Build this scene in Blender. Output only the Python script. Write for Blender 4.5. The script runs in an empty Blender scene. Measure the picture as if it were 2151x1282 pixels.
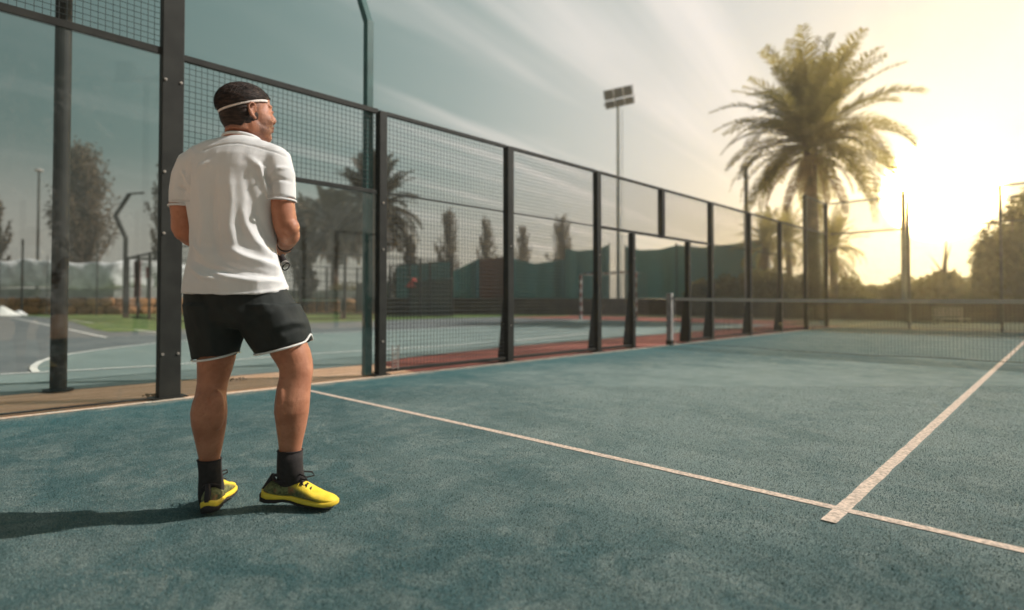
import bpy, bmesh, math, random
import numpy as np
from mathutils import Vector, Matrix, noise as mnoise
random.seed(7); RNG = np.random.default_rng(7)
S = bpy.context.scene; COL = S.collection

# ------------------------------------------------------------------ camera
CAM = np.array([5.5624, .0711, .8367]); YAW, PIT, FPX, SY = -.7704, .0194, 1205.34, -31.87
cf = np.array([math.sin(YAW)*math.cos(PIT), math.cos(YAW)*math.cos(PIT), math.sin(PIT)])
cr = np.array([math.cos(YAW), -math.sin(YAW), 0.]); cu = np.cross(cr, cf)
cd = bpy.data.cameras.new('camera'); cam = bpy.data.objects.new('camera', cd); COL.objects.link(cam); S.camera = cam
m = Matrix.Identity(4)
for i, v in enumerate((cr, cu, -cf)):
    for j in range(3): m[j][i] = v[j]
m.translation = Vector(CAM); cam.matrix_world = m
cd.sensor_width = 36; cd.lens = 36*FPX/2151; cd.shift_y = SY/2151; cd.clip_start = .05; cd.clip_end = 2000
cd.dof.use_dof = True; cd.dof.focus_distance = 2.75; cd.dof.aperture_fstop = (cd.lens/1000)/.019

# ------------------------------------------------------------------ world, sun, exposure
SUN_EL, SUN_AZ_OFF = math.radians(40), math.radians(80)      # azimuth: clockwise from the view direction
az = YAW + SUN_AZ_OFF                                          # compass angle from +Y towards +X
sun_dir = Vector((math.sin(az)*math.cos(SUN_EL), math.cos(az)*math.cos(SUN_EL), math.sin(SUN_EL)))
sd = bpy.data.lights.new('sun', 'SUN'); sun = bpy.data.objects.new('sun', sd); COL.objects.link(sun)
sun.rotation_euler = sun_dir.to_track_quat('Z', 'Y').to_euler(); sun.location = (0, 0, 30)
sd.energy = 5.0; sd.angle = math.radians(.6); sd.color = (1, .93, .87)
W = bpy.data.worlds.new('World'); S.world = W; W.use_nodes = True
nt = W.node_tree; nt.nodes.clear(); N = nt.nodes; L = nt.links
def nd(t, **k):
    n = N.new(t)
    for a, b in k.items(): setattr(n, a, b)
    return n
def mth(op, a, b=None, c=None, clamp=False):
    n = nd('ShaderNodeMath', operation=op, use_clamp=clamp)
    for i, x in enumerate((a, b, c)):
        if x is None: continue
        if isinstance(x, (int, float)): n.inputs[i].default_value = x
        else: L.new(x, n.inputs[i])
    return n.outputs[0]
def vdot(a, v):
    n = nd('ShaderNodeVectorMath', operation='DOT_PRODUCT'); L.new(a, n.inputs[0]); n.inputs[1].default_value = v
    return n.outputs['Value']
def mixc(f, a, b, bt='MIX'):
    n = nd('ShaderNodeMix', data_type='RGBA', blend_type=bt, clamp_factor=True)
    for i, x in ((0, f), (6, a), (7, b)):
        if isinstance(x, (int, float)): n.inputs[i].default_value = x
        elif isinstance(x, tuple): n.inputs[i].default_value = (*x, 1)
        else: L.new(x, n.inputs[i])
    return n.outputs[2]
WS = .10
def wc(r, g, b): return (r/WS, g/WS, b/WS)
tc = nd('ShaderNodeTexCoord'); dirv = tc.outputs['Generated']
sky = nd('ShaderNodeTexSky', sky_type='NISHITA', sun_disc=False, sun_elevation=SUN_EL, sun_rotation=az)
sky.air_density = 1.0; sky.dust_density = 3.0; sky.ozone_density = 1.0
skyc = mixc(1.0, sky.outputs[0], (.55, .62, .38), 'MULTIPLY')
sep = nd('ShaderNodeSeparateXYZ'); L.new(dirv, sep.inputs[0]); zz = sep.outputs[2]
gray = cf + cr*(1975-1075.5)/FPX - cu*(400-641-SY)/FPX; gray /= np.linalg.norm(gray)
gd = vdot(dirv, tuple(gray))
ang = mth('ARCCOSINE', mth('MINIMUM', gd, .99999))
wide = mth('EXPONENT', mth('MULTIPLY', mth('POWER', mth('DIVIDE', ang, .62), 2.0), -1.0))
core = mth('EXPONENT', mth('MULTIPLY', mth('POWER', mth('DIVIDE', ang, .14), 1.5), -1.0))
rmp = nd('ShaderNodeValToRGB'); L.new(mth('DIVIDE', ang, math.pi), rmp.inputs[0]); rmp.color_ramp.interpolation = 'B_SPLINE'
els = [(0, (.84, .78, .70)), (.06, (.76, .72, .68)), (.12, (.66, .65, .64)), (.175, (.50, .54, .53)), (.235, (.30, .385, .38)), (.32, (.165, .258, .250)), (.43, (.078, .138, .138)), (.6, (.115, .165, .168)), (1, (.15, .20, .205))]
cre = rmp.color_ramp.elements; cre[0].position = 0; cre[0].color = (*els[0][1], 1); cre[1].position = 1; cre[1].color = (*els[-1][1], 1)
for p_, c_ in els[1:-1]: e_ = cre.new(p_); e_.color = (*c_, 1)
teal = mixc(1.0, rmp.outputs[0], (1/WS, 1/WS, 1/WS), 'MULTIPLY')
base = mixc(.88, skyc, teal)
up = nd('ShaderNodeMapRange', interpolation_type='SMOOTHSTEP'); L.new(zz, up.inputs[0]); up.inputs[1].default_value = .24; up.inputs[2].default_value = .07
base = mixc(mth('MULTIPLY', up.outputs[0], mth('SUBTRACT', .85, mth('MULTIPLY', wide, .85))), base, wc(.43, .405, .37))
# thin streaky cirrus on a high flat layer, drawn out towards the bright side
zc = mth('MAXIMUM', zz, .05); sa = YAW+.60
py_ = mth('DIVIDE', vdot(dirv, (math.sin(sa), math.cos(sa), 0)), zc); px_ = mth('DIVIDE', vdot(dirv, (math.cos(sa), -math.sin(sa), 0)), zc)
cb = nd('ShaderNodeCombineXYZ'); L.new(px_, cb.inputs[0]); L.new(py_, cb.inputs[1])
mp = nd('ShaderNodeMapping'); mp.inputs['Scale'].default_value = (1.25, .10, 1); mp.inputs['Location'].default_value = (.15, .2, 0)
L.new(cb.outputs[0], mp.inputs[0])
cn = nd('ShaderNodeTexNoise'); cn.inputs['Scale'].default_value = 1.5; cn.inputs['Detail'].default_value = 6; cn.inputs['Roughness'].default_value = .45; cn.inputs['Distortion'].default_value = .3
L.new(mp.outputs[0], cn.inputs[0])
cl = nd('ShaderNodeMapRange', interpolation_type='SMOOTHSTEP'); L.new(cn.outputs[0], cl.inputs[0])
cl.inputs[1].default_value = .50; cl.inputs[2].default_value = .67
side = nd('ShaderNodeMapRange', interpolation_type='SMOOTHSTEP'); L.new(ang, side.inputs[0])
side.inputs[1].default_value = 1.15; side.inputs[2].default_value = .5
cm = mth('MULTIPLY', cl.outputs[0], mth('MULTIPLY_ADD', side.outputs[0], .72, .04))
base = mixc(cm, base, wc(.86, .80, .76))
# mottled veil nearer the sun
mp2 = nd('ShaderNodeMapping'); mp2.inputs['Scale'].default_value = (1.4, .45, 1); L.new(cb.outputs[0], mp2.inputs[0])
cn2 = nd('ShaderNodeTexNoise'); cn2.inputs['Scale'].default_value = 1.6; cn2.inputs['Detail'].default_value = 5; L.new(mp2.outputs[0], cn2.inputs[0])
c2 = nd('ShaderNodeMapRange', interpolation_type='SMOOTHSTEP'); L.new(cn2.outputs[0], c2.inputs[0]); c2.inputs[1].default_value = .47; c2.inputs[2].default_value = .72
base = mixc(mth('MULTIPLY', c2.outputs[0], mth('MULTIPLY', wide, .80)), base, wc(.56, .565, .54))
glow = mixc(mth('MULTIPLY', core, .95), base, wc(1.5, 1.32, .92))
disc = nd('ShaderNodeMapRange', interpolation_type='SMOOTHSTEP'); L.new(ang, disc.inputs[0]); disc.inputs[1].default_value = .075; disc.inputs[2].default_value = .03
glow = mixc(disc.outputs[0], glow, wc(150, 106, 40))
bg = nd('ShaderNodeBackground'); L.new(glow, bg.inputs[0]); bg.inputs[1].default_value = WS
ow = nd('ShaderNodeOutputWorld'); L.new(bg.outputs[0], ow.inputs[0])
S.view_settings.view_transform = 'Standard'; S.view_settings.look = 'None'; S.view_settings.exposure = .18; S.view_settings.gamma = 1
S.view_settings.use_curve_mapping = False
S.cycles.max_bounces = 10; S.cycles.transparent_max_bounces = 32; S.cycles.volume_bounces = 0

# ------------------------------------------------------------------ helpers
def ray(u, v): return cf + cr*(u-1075.5)/FPX - cu*(v-641-SY)/FPX
def G(u, v, z=0.):
    d = ray(u, v); return CAM + d*((z-CAM[2])/d[2])
def D(u, v, t): return CAM + ray(u, v)*t
def wl(p):
    r = np.zeros(3)
    while p is not None: r += np.array(p.location); p = p.parent
    return r
def empty(name, loc, label=None, cat=None, group=None):
    o = bpy.data.objects.new(name, None); COL.objects.link(o); o.location = loc; o.empty_display_size = .2
    return tag(o, label, cat, group)
def tag(o, label=None, cat=None, group=None, kind=None):
    for k, v in (('label', label), ('category', cat), ('group', group), ('kind', kind)):
        if v: o[k] = v
    return o
def fastmesh(name, V, F):
    me = bpy.data.meshes.new(name)
    V = np.asarray(V, dtype=np.float32).reshape(-1, 3)
    if isinstance(F, np.ndarray):
        k = F.shape[1]; nf = len(F)
        me.vertices.add(len(V)); me.vertices.foreach_set('co', V.ravel())
        me.loops.add(nf*k); me.loops.foreach_set('vertex_index', F.astype(np.int32).ravel())
        me.polygons.add(nf); me.polygons.foreach_set('loop_start', np.arange(nf, dtype=np.int32)*k)
        me.update(calc_edges=True)
    else:
        me.from_pydata(V.tolist(), [], F)
    me.validate(); return me
def obj(name, V, F, mat, parent=None, smooth=False, local=False):
    V = np.asarray(V, float).reshape(-1, 3)
    if parent is not None and not local: V = V - wl(parent)
    me = fastmesh(name, V, F); me.materials.append(mat)
    if smooth: me.polygons.foreach_set('use_smooth', [True]*len(me.polygons))
    o = bpy.data.objects.new(name, me); COL.objects.link(o); o.parent = parent
    return o
class MB:
    def __init__(s): s.V = []; s.F = []
    def add(s, V, F):
        b = len(s.V); s.V += [tuple(map(float, v)) for v in V]; s.F += [[i+b for i in f] for f in F]; return s
    def box(s, lo, hi):
        x0, y0, z0 = lo; x1, y1, z1 = hi
        return s.add([(x0,y0,z0),(x1,y0,z0),(x1,y1,z0),(x0,y1,z0),(x0,y0,z1),(x1,y0,z1),(x1,y1,z1),(x0,y1,z1)],
              [(0,3,2,1),(4,5,6,7),(0,1,5,4),(1,2,6,5),(2,3,7,6),(3,0,4,7)])
    def bar(s, a, b, w, h=None, up=(0, 0, 1)):
        a = np.array(a, float); b = np.array(b, float); h = h or w; t = b-a; t /= np.linalg.norm(t)
        x = np.cross(t, up)
        if np.linalg.norm(x) < 1e-4: x = np.cross(t, (1, 0, 0))
        x /= np.linalg.norm(x); y = np.cross(x, t); x = x*w/2; y = y*h/2
        return s.add([a-x-y, a+x-y, a+x+y, a-x+y, b-x-y, b+x-y, b+x+y, b-x+y],
              [(0,3,2,1),(4,5,6,7),(0,1,5,4),(1,2,6,5),(2,3,7,6),(3,0,4,7)])
    def tube(s, pts, rad, n=10, cap=True, closed=False):
        pts = [np.array(p, float) for p in pts]; k = len(pts)
        if isinstance(rad, (int, float)): rad = [rad]*k
        V = []; F = []; px = None
        for i, p in enumerate(pts):
            if closed: t = pts[(i+1) % k]-pts[i-1]
            else: t = pts[min(i+1, k-1)]-pts[max(i-1, 0)]
            t = t/np.linalg.norm(t)
            if px is None:
                px = np.cross(t, (0, 0, 1)) if abs(t[2]) < .9 else np.cross(t, (1, 0, 0))
            px = px - t*(px@t); px /= np.linalg.norm(px); py = np.cross(t, px)
            for j in range(n):
                a = 2*math.pi*j/n; V.append(p+rad[i]*(px*math.cos(a)+py*math.sin(a)))
        for i in range(k if closed else k-1):
            i2 = (i+1) % k
            for j in range(n): F.append((i*n+j, i*n+(j+1) % n, i2*n+(j+1) % n, i2*n+j))
        if cap and not closed: F.append(tuple(range(n))[::-1]); F.append(tuple(range((k-1)*n, k*n)))
        return s.add(V, F)
    def ell(s, c, R, ax=None, nu=20, nv=14):
        ax = np.eye(3) if ax is None else np.array(ax, float); c = np.array(c, float)
        V = []; F = []
        for i in range(1, nv):
            th = math.pi*i/nv
            for j in range(nu):
                ph = 2*math.pi*j/nu
                V.append(c + ax[0]*R[0]*math.sin(th)*math.cos(ph)+ax[1]*R[1]*math.sin(th)*math.sin(ph)+ax[2]*R[2]*math.cos(th))
        for i in range(nv-2):
            for j in range(nu): F.append((i*nu+j, (i+1)*nu+j, (i+1)*nu+(j+1) % nu, i*nu+(j+1) % nu))
        V.append(c+ax[2]*R[2]); V.append(c-ax[2]*R[2]); a = len(V)-2
        for j in range(nu):
            F.append((a, j, (j+1) % nu)); F.append((a+1, (nv-2)*nu+(j+1) % nu, (nv-2)*nu+j))
        return s.add(V, F)
    def loft(s, rings, n=28, e=2.0):
        """rings: (centre, avec, bvec); superellipse exponent e"""
        V = []; F = []
        for c, a, b in rings:
            for j in range(n):
                t = 2*math.pi*j/n; ct, st = math.cos(t), math.sin(t)
                V.append(np.array(c)+np.array(a)*math.copysign(abs(ct)**(2/e), ct)+np.array(b)*math.copysign(abs(st)**(2/e), st))
        k = len(rings)
        for i in range(k-1):
            for j in range(n): F.append((i*n+j, i*n+(j+1) % n, (i+1)*n+(j+1) % n, (i+1)*n+j))
        F.append(tuple(range(n))[::-1]); F.append(tuple(range((k-1)*n, k*n)))
        return s.add(V, F)
    def obj(s, name, mat, parent=None, smooth=False, bevel=0):
        o = obj(name, s.V, s.F, mat, parent, smooth)
        if bevel:
            md = o.modifiers.new('bevel', 'BEVEL'); md.width = bevel; md.segments = 2; md.limit_method = 'ANGLE'
        return o
def remesh(mb, voxel, smooth_it=3, fac=.5):
    me = fastmesh('tmp', mb.V, mb.F)
    bm = bmesh.new(); bm.from_mesh(me); bmesh.ops.recalc_face_normals(bm, faces=bm.faces); bm.to_mesh(me); bm.free()
    o = bpy.data.objects.new('tmp', me); COL.objects.link(o)
    r = o.modifiers.new('r', 'REMESH'); r.mode = 'VOXEL'; r.voxel_size = voxel
    if smooth_it:
        sm = o.modifiers.new('s', 'SMOOTH'); sm.iterations = smooth_it; sm.factor = fac
    dg = bpy.context.evaluated_depsgraph_get(); ev = o.evaluated_get(dg)
    m2 = bpy.data.meshes.new_from_object(ev)
    n = len(m2.vertices); V = np.empty(n*3, np.float32); m2.vertices.foreach_get('co', V); V = V.reshape(-1, 3).astype(float)
    NO = np.empty(n*3, np.float32); m2.vertices.foreach_get('normal', NO); NO = NO.reshape(-1, 3).astype(float)
    F = [tuple(p.vertices) for p in m2.polygons]
    bpy.data.objects.remove(o); bpy.data.meshes.remove(me); bpy.data.meshes.remove(m2)
    F4 = np.array(F) if all(len(f) == 4 for f in F) else F
    return V, F4, NO

# ------------------------------------------------------------------ materials
MATS = {}
class NT:
    def __init__(s, name):
        s.m = bpy.data.materials.new(name); s.m.use_nodes = True; s.t = s.m.node_tree
        s.b = s.t.nodes['Principled BSDF']; s.o = s.t.nodes['Material Output']
        s.tc = s.t.nodes.new('ShaderNodeTexCoord')
    def n(s, t, **k):
        x = s.t.nodes.new(t)
        for a, b in k.items(): setattr(x, a, b)
        return x
    def set(s, inp, x):
        if isinstance(x, (int, float)): inp.default_value = x
        elif isinstance(x, tuple): inp.default_value = (*x, 1) if len(x) == 3 and inp.type == 'RGBA' else x
        else: s.t.links.new(x, inp)
    def noise(s, scale, detail=4, rough=.55, dist=0, vec=None, stretch=None, rot=0):
        x = s.n('ShaderNodeTexNoise'); x.inputs['Scale'].default_value = scale; x.inputs['Detail'].default_value = detail
        x.inputs['Roughness'].default_value = rough; x.inputs['Distortion'].default_value = dist
        v = vec or s.tc.outputs['Object']
        if stretch:
            mp = s.n('ShaderNodeMapping'); mp.inputs['Scale'].default_value = stretch; mp.inputs['Rotation'].default_value = (0, 0, rot); s.t.links.new(v, mp.inputs[0]); v = mp.outputs[0]
        s.t.links.new(v, x.inputs[0]); return x.outputs[0]
    def ramp(s, f, a, b, smooth=True, lo=0., hi=1.):
        x = s.n('ShaderNodeMapRange', interpolation_type='SMOOTHSTEP' if smooth else 'LINEAR'); s.set(x.inputs[0], f)
        x.inputs[1].default_value = a; x.inputs[2].default_value = b; x.inputs[3].default_value = lo; x.inputs[4].default_value = hi; return x.outputs[0]
    def mix(s, f, a, b, bt='MIX'):
        x = s.n('ShaderNodeMix', data_type='RGBA', blend_type=bt); s.set(x.inputs[0], f); s.set(x.inputs[6], a); s.set(x.inputs[7], b); return x.outputs[2]
    def math(s, op, a, b=0.):
        x = s.n('ShaderNodeMath', operation=op); s.set(x.inputs[0], a); s.set(x.inputs[1], b); return x.outputs[0]
    def bump(s, h, strength=.3, dist=.01):
        x = s.n('ShaderNodeBump'); x.inputs['Strength'].default_value = strength; x.inputs['Distance'].default_value = dist
        s.t.links.new(h, x.inputs['Height']); s.t.links.new(x.outputs[0], s.b.inputs['Normal'])
    def done(s, col, rough=.6, metal=0., spec=.5):
        s.set(s.b.inputs['Base Color'], col); s.set(s.b.inputs['Roughness'], rough); s.b.inputs['Metallic'].default_value = metal
        s.b.inputs['Specular IOR Level'].default_value = spec; return s.m
def simple(name, col, rough=.6, metal=0., var=.25, scale=8., bump=.15, bscale=60., bdist=.003, spec=.4):
    if name in MATS: return MATS[name]
    t = NT(name); c2 = tuple(x*(1-var) for x in col); c3 = tuple(min(1, x*(1+var)) for x in col)
    f = t.ramp(t.noise(scale, 5), .3, .7); c = t.mix(f, c2, c3)
    if bump: t.bump(t.noise(bscale, 3), bump, bdist)
    MATS[name] = t.done(c, rough, metal, spec); return MATS[name]
def leafmat(name, c1, c2, trans=.35):
    t = NT(name); gi = t.n('ShaderNodeNewGeometry')
    f = t.ramp(t.noise(.9, 3), .35, .65)
    c = t.mix(f, c1, c2); c = t.mix(t.math('MULTIPLY', gi.outputs['Random Per Island'], .6), c, tuple(x*.55 for x in c1))
    t.done(c, .6, 0, .3)
    tr = t.n('ShaderNodeBsdfTranslucent'); t.set(tr.inputs[0], t.mix(.5, c, tuple(min(1, x*2.2) for x in c2)))
    mx = t.n('ShaderNodeMixShader'); mx.inputs[0].default_value = trans
    t.t.links.new(t.b.outputs[0], mx.inputs[1]); t.t.links.new(tr.outputs[0], mx.inputs[2]); t.t.links.new(mx.outputs[0], t.o.inputs[0])
    return t.m
def turf_mat():
    t = NT('turf')
    big = t.ramp(t.noise(.55, 4, .55, .6), .35, .68); mid = t.ramp(t.noise(4.6, 8, .76, .8), .42, .62)
    streak = t.ramp(t.noise(2.2, 5, .65, .3, stretch=(.35, 1.6, 1), rot=.75), .38, .68)
    col = t.mix(big, (.050, .112, .120), (.100, .165, .164))
    col = t.mix(t.math('MULTIPLY', mid, .75), col, (.200, .245, .230))
    col = t.mix(t.math('MULTIPLY', streak, .55), col, (.040, .088, .092))
    fine = t.noise(120, 5, .85); f2 = t.ramp(fine, .38, .62)
    col = t.mix(.62, col, t.mix(f2, (.30, .34, .35), (1.72, 1.70, 1.68)), 'MULTIPLY')
    sp = t.ramp(t.noise(480, 1, .5), .66, .74); col = t.mix(t.math('MULTIPLY', sp, .5), col, (.42, .42, .37))
    lump = t.ramp(t.noise(14, 6, .75, 1.0), .38, .66)
    col = t.mix(t.math('MULTIPLY', lump, .50), col, (.045, .088, .090))
    # sand swept to the foot of the fence
    sepx = t.n('ShaderNodeSeparateXYZ'); t.t.links.new(t.tc.outputs['Object'], sepx.inputs[0])
    edge = t.ramp(t.math('ADD', sepx.outputs[0], t.math('MULTIPLY', t.noise(4, 5, .7), -.55)), .02, -.12)
    near = t.ramp(t.math('ADD', sepx.outputs[0], t.math('MULTIPLY', t.noise(2.5, 5, .7), .9)), 2.0, .5); col = t.mix(t.math('MULTIPLY', near, .55), col, (.028, .120, .132))
    col = t.mix(t.math('MULTIPLY', edge, .5), col, (.34, .33, .28))
    dx = t.math('MULTIPLY', t.math('SUBTRACT', sepx.outputs[0], 4.0), .30); dy = t.math('MULTIPLY', t.math('SUBTRACT', sepx.outputs[1], 5.2), .27)
    worn = t.math('ADD', t.math('ADD', t.math('MULTIPLY', dx, dx), t.math('MULTIPLY', dy, dy)), t.math('MULTIPLY', t.math('SUBTRACT', t.noise(1.3, 5, .65), .5), 2.6))  # wear, plus a vignette's brighter middle put into the turf colour
    col = t.mix(t.ramp(worn, 1.5, -.2, lo=0., hi=.55), col, t.mix(1., (.29, .345, .325), t.mix(f2, (.62, .64, .64), (1.3, 1.3, 1.28)), 'MULTIPLY'))
    h = t.math('ADD', t.math('MULTIPLY', fine, .7), t.math('MULTIPLY', t.noise(60, 4, .7), .6)); t.bump(h, .9, .010)
    return t.done(col, .92, 0, .15)
M = dict(
    turf=turf_mat(),
    line=simple('line_paint', (.56, .45, .37), .95, var=.32, scale=60, bump=.5, bscale=170, bdist=.005, spec=.1),
    kerb=simple('sand_kerb', (.50, .46, .38), .95, var=.3, scale=30, bump=.7, bscale=80, bdist=.01),
    post=simple('fence_post_paint', (.019, .020, .0175), .6, var=.25, scale=6, bump=.08, bscale=200, spec=.22),
    teal=simple('backlit_teal_post', (.022, .085, .080), .45, var=.2, scale=5, bump=.06, bscale=200),  # teal cast of backlight and grading put into the post colour
    wire=simple('wire_paint', (.018, .028, .027), .55, var=.1, bump=0),
    bolt=simple('bolt_steel', (.55, .50, .46), .35, .9, var=.1, bump=0),
    ochre=None, red=None, hard=None, grey=None,
)
def slabmat(name, c1, c2, sc=1.2, st=(.25, 2.5, 1), rot=0., bump=.4):
    t = NT(name); f = t.ramp(t.noise(sc*2, 6, .62, .4, stretch=st, rot=rot), .35, .68); f2 = t.ramp(t.noise(26, 4, .7), .3, .7)
    c = t.mix(f, c1, c2); c = t.mix(t.math('MULTIPLY', f2, .3), c, tuple(x*.6 for x in c1)); t.bump(t.noise(120, 4, .7), bump, .005)
    return t.done(c, .85, 0, .25)
M['ochre'] = slabmat('ochre_sand', (.66, .38, .23), (.88, .58, .39), 1.4, (3.2, .35, 1), 0)
M['red'] = slabmat('red_hardcourt', (.21, .062, .048), (.34, .115, .085), 1.2, (1.4, .4, 1))
M['hard'] = slabmat('blue_green_hardcourt', (.170, .225, .215), (.225, .285, .270), .5, (.4, 1, 1), 0, .2)
M['grey'] = slabmat('grey_hardcourt', (.115, .135, .140), (.165, .180, .180), .5, (.5, 1, 1), 0, .2)
M['lawn'] = slabmat('lawn', (.06, .125, .03), (.16, .21, .065), .5, (.6, 1, 1), 0, .6)
M['earth'] = slabmat('dry_earth', (.20, .15, .10), (.30, .23, .16), .3, (.5, .8, 1))
M['white'] = simple('white_line', (.70, .70, .66), .8, var=.15, scale=12, bump=.2)
M['tape'] = simple('net_tape', (.42, .39, .37), .8, var=.1, scale=20, bump=.2)
M['netpost'] = simple('net_post_paint', (.26, .25, .24), .6, var=.25, scale=14, bump=.3)
M['bark'] = simple('bark', (.15, .10, .07), .95, var=.4, scale=3, bump=.9, bscale=12, bdist=.06)
M['tarp'] = simple('silver_tarp', (.70, .70, .70), .55, var=.2, scale=2, bump=.4, bscale=5, bdist=.05)
M['concrete'] = simple('pale_concrete', (.34, .35, .33), .9, var=.15, scale=3, bump=.2, bscale=30)
M['brownwall'] = simple('brown_wall', (.085, .062, .055), .9, var=.3, scale=2, bump=.2)
M['darkwall'] = simple('dark_wall', (.075, .068, .062), .9, var=.3, scale=2, bump=.2)
def glassmat():
    t = NT('clear_glass'); t.t.nodes.remove(t.b)
    fr = t.n('ShaderNodeFresnel'); fr.inputs[0].default_value = 1.5
    gl = t.n('ShaderNodeBsdfGlossy'); gl.inputs['Roughness'].default_value = .01; gl.inputs[0].default_value = (.9, .95, .95, 1)
    tr = t.n('ShaderNodeBsdfTransparent'); tr.inputs[0].default_value = (.965, .975, .97, 1)
    mx = t.n('ShaderNodeMixShader'); f = t.math('MULTIPLY', fr.outputs[0], .8)
    df = t.n('ShaderNodeBsdfDiffuse'); df.inputs[0].default_value = (.62, .62, .60, 1); m2 = t.n('ShaderNodeMixShader')
    sm = t.math('MULTIPLY', t.ramp(t.noise(2.6, 7, .72, 1.5), .46, .74), t.ramp(t.noise(24, 5, .7), .35, .65)); t.set(m2.inputs[0], t.math('MULTIPLY', sm, .085))
    t.t.links.new(tr.outputs[0], m2.inputs[1]); t.t.links.new(df.outputs[0], m2.inputs[2])
    t.t.links.new(f, mx.inputs[0]); t.t.links.new(m2.outputs[0], mx.inputs[1]); t.t.links.new(gl.outputs[0], mx.inputs[2]); t.t.links.new(mx.outputs[0], t.o.inputs[0])
    return t.m
M['glass'] = glassmat()
def screenmat(name, c):
    t = NT(name); w = t.ramp(t.noise(1.2, 4), .3, .7); col = t.mix(w, tuple(x*.75 for x in c), c)
    t.bump(t.noise(1.1, 2), .25, .05); t.done(col, .9, 0, .1)
    tr = t.n('ShaderNodeBsdfTranslucent'); t.set(tr.inputs[0], tuple(min(1, x*1.6) for x in c)); mx = t.n('ShaderNodeMixShader'); mx.inputs[0].default_value = .6
    t.t.links.new(t.b.outputs[0], mx.inputs[1]); t.t.links.new(tr.outputs[0], mx.inputs[2]); t.t.links.new(mx.outputs[0], t.o.inputs[0]); return t.m
M['screen'] = screenmat('teal_windbreak', (.115, .22, .235)); M['screen_brown'] = screenmat('brown_windbreak', (.16, .11, .10))
M['red_fabric'] = simple('red_fabric', (.65, .09, .06), .8, var=.1, bump=.1)

# ------------------------------------------------------------------ ground and courts
def sheet(name, pts, mat, z, label=None):
    V = [(p[0], p[1], z) for p in pts]; o = obj(name, V, [tuple(range(len(V)))], mat)
    if o.data.polygons[0].normal.z < 0: o.data.flip_normals()
    return tag(o, kind='structure', label=label)
sheet('ground', [(-260, -200), (260, -200), (260, 300), (-260, 300)], M['earth'], -.030, 'dry earth around the courts reaching the horizon')
KX = .12
sheet('red_hardcourt', [(KX, 4.15), (KX, 21.4), (-2.1, 21.4), (-2.1, 26), (-40, 26), (-40, 21.3), (-1.9, 21.2), (-1.9, 8), (-1.6, 5.2), (-1.15, 4.35)], M['red'], -.016, 'red painted surround between the fence and the blue court')
sheet('far_grass', [(-2, 21.5), (40, 21.5), (40, 60), (-40, 60), (-40, 26.1), (-2, 26.1)], slabmat('dull_grass', (.045, .055, .022), (.085, .09, .04)), -.012, 'dull grass beyond the end of the court')
sheet('ochre_path', [(KX, -9), (KX, 4.15), (-1.15, 4.35), (-1.25, 2), (-1.3, .6), (-1.5, -9)], M['ochre'], -.012, 'sandy ochre strip at the foot of the glass fence')
arc = [G(*p)[:2] for p in ((76, 781), (70, 775), (73, 767), (86, 759), (110, 751), (150, 743), (205, 735), (270, 727), (335, 720), (450, 711), (640, 701), (780, 696), (950, 688), (1100, 681))]
grey = [(-1.3, -9), (-1.3, .6), (-1.25, 2), (-1.15, 4.35), (-1.6, 5.2), (-1.9, 8), (-1.9, 21.2), (-26, 21.2), (-45, 12), (-60, -20), (-8, -20)]
sheet('grey_hardcourt', grey, M['grey'], -.012, 'grey outer part of the sports court')
end = [(-10.5, 21.2), (-1.9, 21.2), (-1.9, 8), (-1.6, 5.2), (-1.15, 4.35), (-1.25, 2), (-1.3, .6), (-1.35, -6), (-3.25, -6)]
sheet('blue_green_hardcourt', [tuple(a) for a in arc]+end, M['hard'], -.008, 'blue green playing area of the sports court')
lawn = [G(*p)[:2] for p in ((-60, 663), (70, 664), (130, 669), (178, 684), (200, 692), (230, 697), (300, 696.5), (400, 690), (640, 678), (780, 674), (950, 667.5), (1190, 664), (1230, 657), (950, 656), (780, 655), (500, 655), (100, 655), (-60, 656))]
sheet('lawn', [tuple(a) for a in lawn], M['lawn'], -.004, 'green lawn round the far padel court')
sheet('court_turf', [(KX, -.6), (10.4, -.6), (10.4, 20.5), (KX, 20.5)], M['turf'], 0, 'worn blue green artificial turf of the padel court')
sheet('side_ground', [(10.4, -12), (40, -12), (40, 26), (10.4, 26)], M['ochre'], -.006)
sheet('back_ground', [(KX, -12), (10.4, -12), (10.4, -.6), (KX, -.6)], M['ochre'], -.006)
def strip(name, pts, w, mat, z, jag=0., step=.03, label=None):
    P = [np.array(p[:2], float) for p in pts]; Q = []
    for a, b in zip(P[:-1], P[1:]):
        n = max(1, int(np.linalg.norm(b-a)/step)); Q += [a+(b-a)*i/n for i in range(n)]
    Q.append(P[-1]); V = []; F = []; s0 = random.random()*50
    for i, q in enumerate(Q):
        t = Q[min(i+1, len(Q)-1)]-Q[max(i-1, 0)]; t /= np.linalg.norm(t); nrm = np.array((-t[1], t[0]))
        for sgn in (-1, 1):
            j = jag*(mnoise.noise(Vector((s0+i*step*5, sgn*9, 0)))*1.0+mnoise.noise(Vector((s0+i*step*26, sgn*5, 3)))*.8)
            p = q+nrm*sgn*(w/2+j); V.append((p[0], p[1], z))
    for i in range(len(Q)-1): F.append((2*i, 2*i+2, 2*i+3, 2*i+1))
    o = obj(name, V, F, mat)
    if o.data.polygons[0].normal.z < 0: o.data.flip_normals()
    return tag(o, kind='structure', label=label)
strip('service_line', [(KX+.02, 2.60), (3, 2.65), (5.0, 2.655), (10.3, 2.63)], .050, M['line'], .003, .0035, label='cream service line running across the court')
strip('centre_line', [(4.90, 2.47), (4.90, 17.6)], .054, M['line'], .0055, .0035, label='cream centre line ending just past the service line')
strip('far_service_line', [(KX+.02, 17.4), (10.3, 17.4)], .052, M['line'], .004, .004)
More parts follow.
